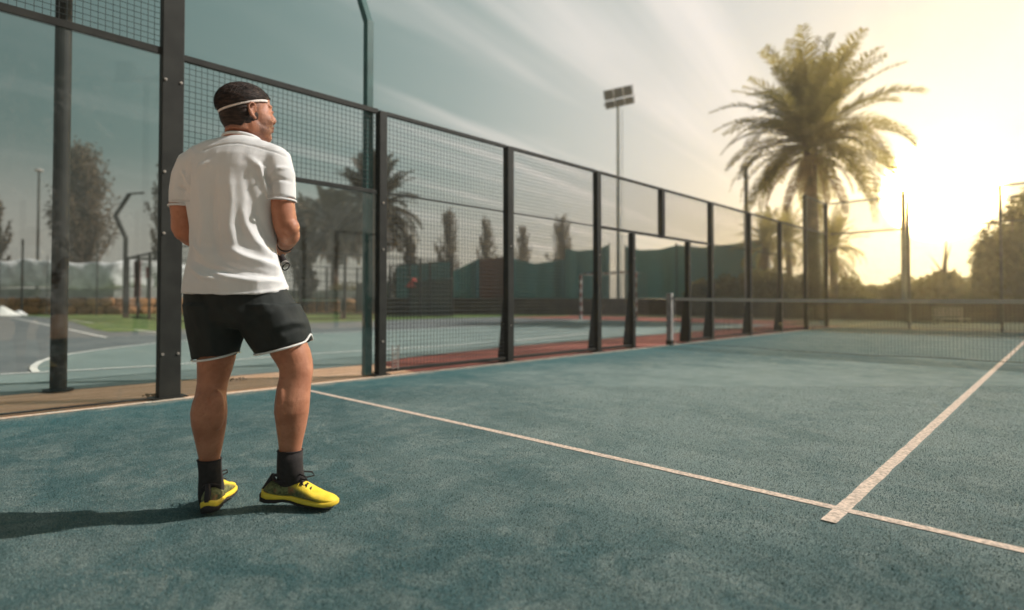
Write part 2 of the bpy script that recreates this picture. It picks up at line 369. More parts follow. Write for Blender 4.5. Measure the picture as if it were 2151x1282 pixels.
# short turf fibres near the camera
rf_ = np.random.default_rng(11); n = 330000; zd = 1.05+4.6*rf_.random(n)**1.15; uu = rf_.uniform(-.94, .94, n)
Pf = CAM[:2]+np.outer(zd, cf[:2]/np.linalg.norm(cf[:2]))+np.outer(zd*uu, cr[:2])
ok = (Pf[:, 0] > KX+.03) & (Pf[:, 0] < 10.3) & (Pf[:, 1] > -.5) & (np.abs(Pf[:, 1]-2.645) > .034) & ~((np.abs(Pf[:, 0]-4.9) < .036) & (Pf[:, 1] > 2.46)); Pf = Pf[ok]; n = len(Pf)
an = rf_.uniform(0, 2*math.pi, n); hgt_ = rf_.uniform(.004, .009, n); wd = rf_.uniform(.0006, .0013, n); lean = rf_.normal(size=(n, 2))*.0042
dx = np.stack([np.cos(an)*wd, np.sin(an)*wd, np.zeros(n)], 1); b0 = np.concatenate([Pf, np.full((n, 1), -.0005)], 1); tp = b0+np.concatenate([lean, hgt_[:, None]], 1)
Vf = np.stack([b0-dx, b0+dx, tp], 1).reshape(-1, 3); t = NT('turf_fibre'); gi = t.n('ShaderNodeNewGeometry'); big = t.ramp(t.noise(3.0, 6, .7, .8), .38, .64)
t.done(t.mix(gi.outputs['Random Per Island'], t.mix(big, (.030, .075, .078), (.085, .125, .118)), t.mix(big, (.13, .20, .19), (.25, .29, .265))), .75, 0, .2)
tag(obj('turf_fibres', Vf, np.arange(3*n).reshape(-1, 3), t.m), 'short blue green fibres of the artificial turf', kind='stuff')
# pale sandy edge of the turf
kerb = strip('court_kerb', [(KX, -.6), (KX, 20.5)], .045, M['kerb'], .006, .022, .02, 'pale crumbly edge of the turf along the fence')
for nm, pts, w in (('side_line', [G(0, 786), G(335, 768), G(651, 743.5), G(1060, 719), G(1262, 697)], .07),
                   ('end_line', [(-10.6, 21.15), (-1.9, 21.15)], .08), ('grey_court_line', [G(20, 666), G(223, 709)], .08),
                   ('grey_court_line', [G(283, 692.5), G(340, 700)], .07), ('lawn_line', [G(150, 673), G(196, 679)], .09),
                   ('grey_court_line', [G(223, 709), G(335, 704.5)], .03)):
    strip(nm, [p[:2] for p in pts], w, M['white'], .0, .003, .2)
strip('curved_line', [tuple(a) for a in arc], .075, M['white'], 0., .003, .2, 'white curved line round the blue green area')

# ------------------------------------------------------------------ steel and glass fence
def wires(name, y0, y1, z0, z1, x, parent, axis='y', step=.05, r=.0019, mat=None):
    V = []; F = []; C = np.array([(-1, -1), (1, -1), (1, 1), (-1, 1)])*r
    def seg(a, b):
        a = np.array(a, float); b = np.array(b, float); k = len(V)
        t = (b-a)/np.linalg.norm(b-a); u = np.array((1., 0, 0)) if axis == 'y' else np.array((0., 1, 0)); w = np.cross(t, u)
        for p in (a, b):
            for c in C: V.append(p+u*c[0]+w*c[1])
        for j in range(4): F.append((k+j, k+(j+1) % 4, k+4+(j+1) % 4, k+4+j))
    ny = int(round((y1-y0)/step)); nz = int(round((z1-z0)/step))
    P = (lambda y, z, o=0.: (x+o, y, z)) if axis == 'y' else (lambda y, z, o=0.: (y, x+o, z))
    for i in range(1, ny): yy = y0+(y1-y0)*i/ny+random.uniform(-.0012, .0012); seg(P(yy, z0), P(yy+random.uniform(-.001, .001), z1))
    for i in range(1, nz): zz = z0+(z1-z0)*i/nz+random.uniform(-.0012, .0012); seg(P(y0, zz, 2.2*r), P(y1, zz, 2.2*r))
    return tag(obj(name, V, np.array(F), mat or M['wire'], parent), kind='stuff')
PY = [-.52, 1.578, 3.684, 5.789, 7.895, 8.95, 10.0, 11.05, 12.1, 14.21, 16.3, 18.4, 20.45]
def bolt(parent, p, nrm=(1, 0, 0), r=.013):
    nrm = np.array(nrm, float); b = MB().tube([np.array(p), np.array(p)+nrm*.005], r*.9, 12).tube([np.array(p)+nrm*.006, np.array(p)+nrm*.014], r*.55, 6)
    return b.obj('bolt', M['bolt'], parent)
sf = empty('side_fence', (-.05, 10, 0), 'long dark steel fence of glass and wire mesh along the left court side', 'fence')
def gusset(p, y):
    g = MB(); x0 = -.105
    g.add([(x0, y-.035, 0), (x0-.13, y-.035, 0), (x0-.012, y-.035, 1.0), (x0, y-.035, 1.0), (x0, y+.035, 0), (x0-.13, y+.035, 0), (x0-.012, y+.035, 1.0), (x0, y+.035, 1.0)],
          [(0,1,2,3),(4,7,6,5),(0,4,5,1),(1,5,6,2),(2,6,7,3),(3,7,4,0)])
    return g.obj('gusset', M['post'], p)
for i, y in enumerate(PY):
    if i == 6: lo, hi = 2.05, 3.0
    elif i in (5, 7): lo, hi = 0, 2.05
    else: lo, hi = 0, (4.0 if i in (0, 1, 11, 12) else 3.0)
    w = .17 if i == 1 else (.09 if i in (5, 7) else .115); yo = .0
    if i == 2: w = .10; yo = .03
    p = MB().box((-.105, y-w/2+yo, lo), (-.005, y+w/2+yo, hi)).obj('post', M['post'], sf, bevel=.006)
    if lo == 0:
        MB().box((-.16, y-w/2-.05+yo, .0), (.02, y+w/2+.05+yo, .010)).obj('base_plate', M['post'], p)
        if 3 <= i <= 10 : gusset(p, y)
    if i in (1, 2):
        for z in (.38, 1.42, 1.95) + ((2.75,) if i == 1 else ()):
            for dy in ((-.06, .06) if i == 1 else (.03,)): bolt(p, (-.005, y+dy, z))
    if i > 2 and lo == 0:
        for z in (.5, 1.6): bolt(p, (-.005, y, z), r=.010)
def rail(y0, y1, z, h=.05, w=.045, nm='rail'): return MB().box((-.075, y0, z-h/2), (-.075+w, y1, z+h/2)).obj(nm, M['post'], sf, bevel=.003)
def seg(i, j, wi=.06, wj=.06): return PY[i]+wi, PY[j]-wj
# end bays: tall glass, mesh above
for i, j in ((0, 1), (11, 12)):
    a, b = seg(i, j, .06, .088 if j == 1 else .06)
    rail(a, b, 3.0, .06); rail(a, b, 3.98, .05)
    MB().box((-.055, a-.01, .015), (-.043, b+.01, 2.968)).obj('glass_panel', M['glass'], sf)
    wires('mesh_panel', a, b, 3.03, 3.955, -.05, sf)
    rail(a, b, .008, .012, nm='base_rail')
a, b = PY[1]+.088, PY[2]-.022
rail(a, b, 2.07, .045); rail(a, b, 2.99, .055); wires('mesh_panel', a, b, 2.095, 2.96, -.05, sf)
MB().box((-.055, a-.01, .015), (-.043, b+.01, 2.045)).obj('glass_panel', M['glass'], sf)
for i, j in ((2, 3), (3, 4), (8, 9), (9, 10), (10, 11)):
    a, b = seg(i, j, .09 if i == 2 else .06); rail(a, b, 2.99, .045); rail(a, b, 2.08, .02, .02); rail(a, b, .045, .04, nm='base_rail')
    wires('mesh_panel', a, b, .07, 2.965, -.05, sf)
for i, j in ((4, 5), (7, 8)):
    a, b = seg(i, j, .06, .048) if i == 4 else seg(i, j, .048, .06)
    wires('mesh_panel', a, b, .07, 2.03, -.05, sf); rail(a, b, .045, .04, nm='base_rail')
rail(PY[4]+.06, PY[8]-.06, 2.075, .05); rail(PY[4]+.06, PY[8]-.06, 2.99, .045)
wires('mesh_panel', PY[4]+.06, 9.94, 2.10, 2.965, -.05, sf); wires('mesh_panel', 10.06, PY[8]-.06, 2.10, 2.965, -.05, sf)
# padlocked net strap hanging at the foot of the fence
t_ = MB()
for k in range(7): t_.bar((-.02, 3.86, .06+k*.035), (-.02, 3.92, .072+k*.035), .012, .008)
tag(t_.bar((-.018, 3.85, .05), (-.018, 3.85, .33), .010).bar((-.018, 3.93, .05), (-.018, 3.93, .33), .010).obj('rope_tie', simple('old_rope', (.22, .19, .17), .9, bump=0)), 'small pale lacing hanging on the wire mesh beside the teal lamp post', 'tie')
# far end fence
M['endpost'] = simple('hazed_end_paint', (.14, .135, .12), .7, bump=0)  # posts paled: the hazy glow is put into their colour
bf = empty('end_fence', (5.2, 20.5, 0), 'hazy glass and mesh fence closing the far end of the padel court', 'fence')
BX = [2.15, 4.25, 6.35, 8.45, 10.4]
for x in BX: MB().box((x-.035, 20.5, 0), (x+.035, 20.58, 4)).obj('post', M['endpost'], bf)
xs = [.0]+BX
for x0, x1 in zip(xs[:-1], xs[1:]):
    MB().box((x0+.05, 20.54, .02), (x1-.05, 20.552, 2.97)).obj('glass_panel', M['glass'], bf)
    wires('mesh_panel', x0+.05, x1-.05, 3.03, 3.95, 20.55, bf, axis='x')
    for z in (3.0, 3.98): MB().box((x0+.052, 20.53, z-.025), (x1-.052, 20.575, z+.025)).obj('rail', M['endpost'], bf)
# right side fence (out of frame) would only be seen from elsewhere
rf = empty('right_fence', (10.45, 10, 0), 'dark steel fence on the far right side of the court', 'fence')
for y in PY: MB().box((10.42, y-.05, 0), (10.52, y+.05, 3.0)).obj('post', M['post'], rf)
for a, b in zip(PY[:-1], PY[1:]):
    if a > 8: MB().box((10.45, a+.05, 2.96), (10.49, b-.05, 3.0)).obj('rail', M['post'], rf)

# outer post standing beyond the strip
tag(MB().tube([(-1.24, .98, 0), (-1.24, .98, 6.2)], .066, 20).tube([(-1.24, .98, 0), (-1.24, .98, .012)], .12, 20).obj('steel_pole', M['post'], smooth=False), 'thick round dark pole behind the glass at the far left', 'pole')
# gooseneck lamps
def goose(base, out, mat, label, w=.085, h=4.0, sc=1.0):
    o = empty('gooseneck_lamp', base, label, 'lamp post', 'gooseneck lamp posts'); b = np.array(base, float); out = np.array(out, float)
    p = [b, b+(0, 0, h), b+out*.52*sc+(0, 0, h+1.12*sc), b-out*.16*sc+(0, 0, h+2.2*sc)]
    m_ = MB()
    for i in range(3):
        d = p[i+1]-p[i]; d = d/np.linalg.norm(d)*.025 if i < 2 else 0
        m_.bar(p[i], p[i+1]+d, w*(1-.08*i), w*(1-.08*i), up=(out[1], -out[0], 0) if i else (0, 1, 0))
    m_.obj('pole', mat, o, bevel=.006)
    MB().bar(p[3]+out*.02, p[3]-out*.72*sc+(0, 0, .06), .16, .07).obj('lamp_head', mat, o, bevel=.01)
    return o
goose((-.125, 3.584, 0), (-1, 0, 0), M['teal'], 'teal bent lamp post rising beside the second tall fence post', .085)

# ------------------------------------------------------------------ net
net = empty('padel_net', (5.2, 10, 0), 'dark padel net with pale top band stretched across the court', 'net')
for x in (.10, 10.3):
    p = MB().box((x-.04, 9.955, 0), (x+.06, 10.045, .985)).obj('net_post', M['netpost'], net, bevel=.006)
    MB().box((x-.045, 9.95, 0), (x+.065, 10.05, .09)).obj('foot', M['post'], p)
    MB().tube([(x+.02, 10.02, .90), (x+.10, 10.02, .90)], .02, 10).obj('winder', M['post'], p)
def ztop(x): return .90-.045*(1-((x-5.2)/5.1)**2)
V = []; F = []
def wseg(a, b, r=.0016):
    a = np.array(a, float); b = np.array(b, float); k = len(V); t = (b-a)/np.linalg.norm(b-a); u = np.array((0, 1., 0)); w = np.cross(t, u)
    for p in (a, b):
        for c in ((-1, -1), (1, -1), (1, 1), (-1, 1)): V.append(p+u*c[0]*r+w*c[1]*r)
    for j in range(4): F.append((k+j, k+(j+1) % 4, k+4+(j+1) % 4, k+4+j))
nx = 232; nz = 20
gx = [.22+(10.14-.22)*i/nx for i in range(nx+1)]
bz = lambda x: .03+.012*math.sin(x*1.7)+.006*math.sin(x*5)
for x in gx: wseg((x, 10, bz(x)), (x, 10, ztop(x)-.05))
for k in range(nz):
    f = k/nz
    for i in range(0, nx, 4):
        a, b = gx[i], gx[min(i+4, nx)]; wseg((a, 10.003, bz(a)+(ztop(a)-.05-bz(a))*f), (b, 10.003, bz(b)+(ztop(b)-.05-bz(b))*f))
tag(obj('net_cords', V, np.array(F), M['wire'], net), kind='stuff')
tb = MB()
for i in range(0, nx, 4):
    a, b = gx[i], gx[min(i+4, nx)]; tb.bar((a, 10, ztop(a)-.025), (b, 10, ztop(b)-.025), .012, .055)
tb.obj('top_band', M['tape'], net)
MB().tube([(x, 10.0, bz(x)) for x in gx[::4]], .006, 6).obj('bottom_cord', M['post'], net)
MB().tube([(.16, 10.0, .90), (.20, 10.0, .88), (.22, 10.0, .86)], .005, 6).tube([(.22, 9.99, .88), (.235, 9.98, .5), (.22, 9.985, .25), (.25, 9.97, .03)], .006, 6).obj('tension_cord', M['tape'], net)

# ------------------------------------------------------------------ trees
M['palm_glow'] = leafmat('glow_palm_leaf', (.085, .085, .026), (.30, .235, .06), .5)  # golden sun glow put into the leaf colour
M['palm_dry'] = leafmat('palm_dry_leaf', (.16, .095, .045), (.26, .15, .06), .3)
M['poplar'] = leafmat('poplar_leaf', (.075, .062, .045), (.155, .118, .08), .3)
M['dark_leaf'] = leafmat('dark_leaf', (.085, .080, .024), (.18, .15, .045), .45)
def frond_mesh(name, elev, L_, droop, mat, npair=60, w=.046, hang=0.3):
    V = []; F = []; pts = []; p = np.zeros(3); a = math.radians(elev); n = 18
    for i in range(n+1):
        pts.append(p.copy()); p = p+np.array((math.cos(a), 0, math.sin(a)))*L_/n; a -= math.radians(droop)/n*(.5+i/n)
    pts = np.array(pts)
    def at(t): x = t*n; i = min(int(x), n-1); return pts[i]+(pts[i+1]-pts[i])*(x-i), (pts[i+1]-pts[i])/np.linalg.norm(pts[i+1]-pts[i])
    for i in range(n):      # rachis
        r0, r1 = .035*(1-i/n)+.006, .035*(1-(i+1)/n)+.006; k = len(V)
        for q, r in ((pts[i], r0), (pts[i+1], r1)): V += [q+(0, r, 0), q+(0, -r, 0), q+(0, 0, -r), q+(0, 0, -r)]
        F += [(k, k+1, k+5, k+4), (k+1, k+2, k+6, k+5), (k+2, k, k+4, k+6)]
    for s in (-1, 1):
        for i in range(npair):
            t = .10+.90*i/npair+random.uniform(-.008, .008); q, tg = at(min(t, .999))
            ln = L_*.155*math.sin(math.pi*min(1, (t*.82+.14)))**.6*random.uniform(.8, 1.15)
            side = np.array((0, s, 0.)); upv = np.cross(side, tg)*(-s); upv /= np.linalg.norm(upv)
            d = tg*.62+side*.80+upv*random.uniform(.05, .5); d /= np.linalg.norm(d)
            q1 = q+d*ln*.55; d2 = d+np.array((0, 0, -hang-.25*random.random())); d2 /= np.linalg.norm(d2); q2 = q1+d2*ln*.5
            wv = np.cross(d, upv); wv = wv/np.linalg.norm(wv)*w*.5; k = len(V)
            V += [q-wv*.6, q+wv*.6, q1-wv, q1+wv, q2]; F += [(k, k+1, k+3, k+2), (k+2, k+3, k+4)]
    me = bpy.data.meshes.new(name); me.from_pydata([tuple(map(float, v)) for v in V], [], F); me.materials.append(mat); return me
FR = [frond_mesh('frond', e, 1*4.4, dr, M['palm_glow']) for e, dr in ((84, 28), (66, 52), (46, 78), (24, 95), (0, 85), (-22, 66))]
M['palm_shade'] = leafmat('shaded_palm_leaf', (.042, .036, .022), (.085, .066, .038), .18)  # darker copy: shaded silhouette of the left palms put into the leaf colour
FRK = [frond_mesh('frond', e, 1*4.4, dr, M['palm_shade'], 64, .075) for e, dr in ((84, 28), (66, 52), (46, 78), (24, 95), (0, 85), (-22, 66))]
FRD = [frond_mesh('dry_frond', e, 3.4, dr, M['palm_dry'], hang=.6) for e, dr in ((-30, 62), (-52, 40))]
def palm(name, base, h, R, label, nf=84, group=None, dry=14, r=.24, seed=1, golden=False):
    rs = random.Random(seed); o = empty(name, base, label, 'palm', group); b = np.array(base, float); sc = R/4.4
    pts = []; rad = []
    for i in range(26):
        f = i/25; pts.append(b+(.15*math.sin(f*2+seed), .12*math.sin(f*1.7), h*f)); rad.append(r*(1.25-.3*f+(.25*math.exp(-f*14)))*(1+.06*(i % 2))+(.14*max(0, f-.86)/.14)*r*2)
    MB().tube(pts, rad, 14).obj('trunk', M['bark'], o, True)
    loc = pts[-1]-b
    for i in range(nf):
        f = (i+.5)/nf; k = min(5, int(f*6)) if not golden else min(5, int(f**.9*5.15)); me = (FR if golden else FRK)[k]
        c = bpy.data.objects.new('frond', me); COL.objects.link(c); c.parent = o
        c.location = Vector(loc)+Vector((rs.uniform(-.1, .1), rs.uniform(-.1, .1), rs.uniform(-.25, .25)-.35*f))
        s = sc*rs.uniform(.88, 1.1); c.scale = (s, s, s); c.rotation_euler = (rs.uniform(-.25, .25), rs.uniform(-.16, .16), i*2.39996+rs.uniform(-.2, .2))
    for i in range(dry):
        c = bpy.data.objects.new('dry_frond', FRD[i % 2]); COL.objects.link(c); c.parent = o; c.location = Vector(loc)-Vector((0, 0, .5))
        s = sc*rs.uniform(.75, 1); c.scale = (s, s, s); c.rotation_euler = (rs.uniform(-.3, .3), 0, i*2.39996)
    return o
def base_at(u, t):
    p = D(u, 632, t); return (p[0], p[1], -.02)
def h_at(v, t): return CAM[2]+(632.5-v)/FPX*t
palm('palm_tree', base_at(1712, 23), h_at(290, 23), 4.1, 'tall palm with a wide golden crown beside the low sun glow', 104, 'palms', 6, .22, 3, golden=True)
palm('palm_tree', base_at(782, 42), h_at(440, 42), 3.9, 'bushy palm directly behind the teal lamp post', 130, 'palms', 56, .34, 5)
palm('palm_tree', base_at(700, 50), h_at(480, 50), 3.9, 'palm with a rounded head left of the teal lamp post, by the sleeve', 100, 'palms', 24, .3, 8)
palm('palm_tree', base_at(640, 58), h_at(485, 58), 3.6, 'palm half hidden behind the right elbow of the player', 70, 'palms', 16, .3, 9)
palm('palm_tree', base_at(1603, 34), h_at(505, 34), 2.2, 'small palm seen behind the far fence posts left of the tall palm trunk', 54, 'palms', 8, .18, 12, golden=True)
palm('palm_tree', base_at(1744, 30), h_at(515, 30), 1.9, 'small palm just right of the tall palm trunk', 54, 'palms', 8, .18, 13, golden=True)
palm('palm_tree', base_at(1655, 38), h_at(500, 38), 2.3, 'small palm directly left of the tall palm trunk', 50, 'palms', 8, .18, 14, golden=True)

def quads(C, size, rng, up=0.):
    n = len(C); a = rng.normal(size=(n, 3)); a[:, 2] += up; a /= np.linalg.norm(a, axis=1)[:, None]
    b = rng.normal(size=(n, 3)); b -= a*(a*b).sum(1)[:, None]; b /= np.linalg.norm(b, axis=1)[:, None]
    s = (size*rng.uniform(.6, 1.3, n))[:, None]; a = a*s; b = b*s*.55
    V = np.stack([C-a, C+b, C+a, C-b], 1).reshape(-1, 3); return V, np.arange(4*n).reshape(-1, 4)
def poplar_parts(H, R, nb, nl, size, seed, low=.18):
    rng = np.random.default_rng(seed); T = MB(); T.tube([(0, 0, 0), (.05, 0, H*.4), (0, .05, H*.8), (0, 0, H*.93)], [H*.017, H*.012, H*.006, H*.002], 8)
    C = []
    for i in range(nb):
        f = low+(.95-low)*(i/nb)**.9; az_ = i*2.4+rng.uniform(-.5, .5); z0 = H*f*.83
        prof = R*(.62+.5*math.sin(math.pi*min(1, (f-low)/(1-low)*.75+.05)))*(1-max(0, f-.45)*1.35)*rng.uniform(.2, 1.0)
        ln = H*rng.uniform(.17, .31)*(1.1-f*.5); p0 = np.array((0, 0, z0)); tip = np.array((math.cos(az_)*prof, math.sin(az_)*prof, min(z0+ln, H*rng.uniform(.95, 1.0))))
        mid = p0*.5+tip*.5+np.array((math.cos(az_)*prof*.18, math.sin(az_)*prof*.18, -.05*ln)); T.tube([p0, mid, tip], [H*.005, H*.003, .01], 5)
        k = int(nl/nb*rng.uniform(.5, 1.5)); t = rng.beta(2.2, 1.3, k)[:, None]
        q = p0*(1-t)**2+2*mid*t*(1-t)+tip*t*t; C.append(q+rng.normal(size=(k, 3))*np.array((R*.085, R*.085, R*.15))*(1.1-.4*t))
    C = np.concatenate(C); V, F = quads(C, size, rng); return T, V, F
def tree(name, base, H, R, label, cat, mat, nb=60, nl=6000, size=.12, seed=1, group=None, low=.18):
    o = empty(name, base, label, cat, group); T, V, F = poplar_parts(H, R, nb, nl, size, seed, low); b = np.array(base)
    obj('crown', V+b, F, mat, o); T.V = [tuple(np.array(v)+b) for v in T.V]; T.obj('trunk', M['bark'], o); return o
def pop(u, vtop, t, wpx, label, **k):
    if u > 900: wpx *= 1.3; k['nl'] = int(k['nl']*.62); k['size'] = .11
    H = h_at(vtop, t); return tree('poplar_tree', base_at(u, t), H, wpx/2*t/FPX*1.12, label, 'tree', M['poplar'], group='poplars', **k)
pop(172, 288, 50, 140, 'large loose brown green poplar behind the thick pole at the left', nb=140, nl=16000, size=.135, seed=2)
pop(345, 330, 46, 70, 'narrow poplar half hidden by the wide fence post beside the player', nb=80, nl=8000, size=.12, seed=3)
pop(-12, 400, 50, 58, 'poplar cut off by the left edge of the picture', nb=60, nl=4500, size=.12, seed=4)
pop(632, 415, 52, 60, 'leafy tree just right of the sleeve hem', nb=40, nl=5000, size=.13, seed=21)
pop(860, 478, 56, 40, 'thin poplar under the right side of the bushy palm', nb=50, nl=4500, size=.12, seed=5)
pop(942, 420, 62, 46, 'poplar first to the right of the bushy palm', nb=70, nl=8000, size=.12, seed=6)
pop(1020, 444, 66, 38, 'poplar second to the right of the bushy palm', nb=60, nl=6000, size=.12, seed=7)
pop(1098, 458, 66, 34, 'poplar just right of the third tall fence post', nb=55, nl=5500, size=.12, seed=8)
pop(1180, 440, 62, 46, 'poplar fourth to the right of the bushy palm, over the screens', nb=70, nl=8000, size=.12, seed=9)
pop(645, 555, 40, 60, 'sparse low tree behind the player wrist', nb=36, nl=3000, size=.10, seed=22)
pop(840, 560, 40, 60, 'low shrubby tree right of the teal lamp post', nb=36, nl=3000, size=.10, seed=23)
def bush(name, base, rx, ry, h, label, cat, mat, n=9000, size=.11, seed=1, cone=0., group=None):
    rng = np.random.default_rng(seed); o = empty(name, base, label, cat, group); b = np.array(base)
    lob = [(rng.uniform(-.6, .6), rng.uniform(-.6, .6), rng.uniform(.15, .75), rng.uniform(.3, .5)) for _ in range(12)]
    C = []
    for lx, ly, lz, lr in lob:
        k = n//12; d = rng.normal(size=(k, 3)); d /= np.linalg.norm(d, axis=1)[:, None]; r = rng.uniform(.45, 1.05, k)[:, None]
        q = np.array((lx, ly, lz))*(1-cone*lz)+d*r*lr*np.array((1, 1, .8))*(1-cone*lz)
        C.append(q*np.array((rx, ry, h)))
    C = np.concatenate(C); C = C[C[:, 2] > .02]; V, F = quads(C, size, rng); obj('crown', V+b, F, mat, o)
    T = MB().tube([b, b+(0, 0, h*.5), b+(.1, 0, h*.85)], [h*.03+.02, h*.02+.01, .01], 8)
    for i in range(5): a = i*1.3; T.tube([b+(0, 0, h*(.15+.1*i)), b+(math.cos(a)*rx*.5, math.sin(a)*ry*.5, h*(.35+.1*i))], [h*.012+.01, .008], 5)
    T.obj('trunk', M['bark'], o); return o
def bsh(name, u, vtop, t, wpx, label, cat='tree', n=9000, seed=1, cone=0., size=.11, mat=None):
    w = wpx/2*t/FPX; return bush(name, base_at(u, t), w, w*.8, h_at(vtop, t)*.98, label, cat, mat or M['dark_leaf'], n, size, seed, cone)
bsh('broadleaf_tree', 2125, 395, 25, 200, 'big rounded hazy tree at the right edge', n=26000, seed=31)
bsh('broadleaf_tree', 2290, 430, 27, 190, 'tree beyond the right edge of the frame', n=9000, seed=32)
bsh('conical_tree', 1985, 462, 29, 120, 'pointed tree left of the big rounded tree', n=14000, seed=33, cone=.85)
for i, (u, v, t, w) in enumerate(((1500, 570, 34, 150), (1600, 560, 31, 130), (1690, 575, 33, 120), (1790, 578, 30, 110), (1850, 596, 33, 110), (1930, 580, 30, 130), (2020, 582, 31, 130), (2110, 575, 30, 140), (2220, 570, 29, 160))):
    labs = ('hedge shrub behind the right end of the teal screen', 'hedge shrub under the small palm by the far fence posts', 'hedge shrub at the foot of the tall palm trunk', 'hedge shrub right of the tall palm trunk', 'low hedge shrub in the bright gap under the sun glow', 'hedge shrub left of the pointed tree', 'hedge shrub right of the pointed tree', 'hedge shrub below the big rounded tree', 'hedge shrub beyond the right edge')
    bsh('hedge_shrub', u, v, t, w, labs[i], 'shrub', n=6500, seed=40+i)['group'] = 'hedge shrubs behind the court'
for i, (u, v, t, w) in enumerate(((700, 596, 47, 110), (770, 600, 47, 90), (830, 580, 46, 40))):
    bsh('low_shrub', u, v, t, w, ('dark low shrub between the two palm trunks', 'dark low shrub behind the teal lamp post', 'small yellowish shrub right of the teal lamp post')[i], 'shrub', n=4000, seed=60+i)['group'] = 'low shrubs by the palms'

# ------------------------------------------------------------------ far fences, walls, court
def poly_wall(name, uvs, t, thick, mat, label, cat, zb=0., parent=None):
    """upright curtain with a top edge through pixel points at depth t (list or number)"""
    P = [D(u, v, t if not isinstance(t, (list, tuple)) else t[i]) for i, (u, v) in enumerate(uvs)]
    V = []; F = []; n = cf*np.array((1, 1, 0)); n = n/np.linalg.norm(n)*thick; ns = 6; Q = []
    for a, b in zip(P[:-1], P[1:]):
        for k in range(ns): Q.append(a+(b-a)*k/ns)
    Q.append(P[-1])
    for i, q in enumerate(Q):
        wv = .02*math.sin(i*.9)
        for z in (zb, (zb+q[2])*.5, q[2]):
            V += [(q[0]-n[0]/2+n[0]/thick*wv, q[1]-n[1]/2+n[1]/thick*wv, z), (q[0]+n[0]/2+n[0]/thick*wv, q[1]+n[1]/2+n[1]/thick*wv, z)]
    for i in range(len(Q)-1):
        a, b = 6*i, 6*i+6
        for s, fl in ((0, 0), (1, 1)):
            for l in (0, 2):
                f = (a+s+l, b+s+l, b+s+l+2, a+s+l+2); F.append(f if not fl else f[::-1])
        F.append((a+4, b+4, b+5, a+5)); F.append((a, a+1, b+1, b))
    F += [(0, 1, 3, 2), (2, 3, 5, 4), tuple(6*(len(Q)-1)+k for k in (0, 2, 3, 1)), tuple(6*(len(Q)-1)+k for k in (2, 4, 5, 3))]
    o = obj(name, V, F, mat, parent, smooth=False)
    if cat: tag(o, label, cat)
    return o
def screen(uvs, t, mat, label, zb=1.0):
    P = [D(u, v, t) for u, v in uvs]; b = P[0]*.5+P[-1]*.5; o = empty('windbreak_screen', (b[0], b[1], 0), label, 'screen', 'windbreak screens')
    poly_wall('fabric', uvs, t, .02, mat, None, None, zb, o)
    n = cf*np.array((1, 1, 0))*.1
    for q in (P[0], P[-1]): MB().tube([(q[0]+n[0], q[1]+n[1], 0), (q[0]+n[0], q[1]+n[1], q[2]+.12)], .035, 8).obj('post', M['post'], o)
    return o
screen([(832, 560), (890, 553), (946, 550)], 37, M['screen'], 'teal windbreak screen behind the red parasol')
screen([(948, 572), (968, 562), (990, 551), (1006, 544)], 36, M['screen'], 'teal screen whose top edge rises steeply to the right')
screen([(1007, 545), (1040, 542), (1066, 537)], 36.5, M['screen_brown'], 'brown windbreak screen between teal ones, left of the third tall post')
screen([(1068, 538), (1090, 547), (1125, 554), (1160, 549), (1186, 545)], 36, M['screen'], 'long sagging teal screen right of the third tall post')
screen([(1187, 523), (1215, 527), (1250, 524), (1280, 514)], 37, M['screen'], 'taller teal screen left of the floodlight mast foot')
screen([(1314, 518), (1345, 526), (1385, 524), (1420, 516)], 37, M['screen'], 'tall teal screen behind the open gate')
screen([(1422, 515), (1470, 520), (1530, 514), (1600, 504)], 36, M['screen'], 'long teal screen running behind the far fence posts')
# low brown wall under the screens, and dark wall behind the end fence
poly_wall('low_wall', [(800, 626), (950, 626), (1200, 627), (1450, 628)], 34.5, .25, M['brownwall'], 'low brown wall running below the teal screens', 'wall')
poly_wall('dark_wall', [(1452, 628), (1700, 628), (1950, 634), (2300, 636)], [33, 27.5, 24, 22], .25, M['darkwall'], 'dark low wall behind the glass end fence', 'wall')
# white bench behind the end fence
bp = G(1990, 684); bp[2] = 0; M['bench'] = simple('bench_paint', (.30, .28, .24), .7, bump=0); wb = empty('garden_bench', (bp[0], bp[1], 0), 'pale slatted bench by the dark wall behind the end fence', 'bench')
bc = D(1990, 650, 21.0); rr = cr
for k in range(3): MB().bar(bc-rr*.55+(0, 0, .02-.11*k), bc+rr*.55+(0, 0, .02-.11*k), .03, .08).obj('back_slat', M['bench'], wb)
for k in range(3): q = bc-cf*(.12+.11*k)*np.array((1, 1, 0))+np.array((0, 0, -.34)); MB().bar(q-rr*.55, q+rr*.55, .09, .03).obj('seat_slat', M['bench'], wb)
for s in (-.5, .5):
    for k in (0, .36): q = bc+rr*s-cf*k*np.array((1, 1, 0)); MB().bar((q[0], q[1], -.03), (q[0], q[1], q[2] if k == 0 else q[2]-.34), .05, .05).obj('leg', M['bench'], wb)
# red parasol
pp = D(872, 604, 34); ps = empty('parasol', (pp[0], pp[1], 0), 'red parasol top showing over the low wall', 'parasol')
cpy = MB(); k0 = [pp+1.0*(cr*math.cos(a)+np.array((cf[0], cf[1], 0))*math.sin(a))*.62 for a in np.linspace(0, 2*math.pi, 9)[:-1]]; apx = pp+(-cr*.12)+np.array((0, 0, .58))
cpy.add(k0+[apx], [(i, (i+1) % 8, 8) for i in range(8)]+[tuple(range(8))[::-1]]); cpy.obj('canopy', M['red_fabric'], ps)
MB().tube([(pp[0], pp[1], 0), (pp[0], pp[1], pp[2]+.5)], .03, 8).obj('pole', M['tape'], ps)
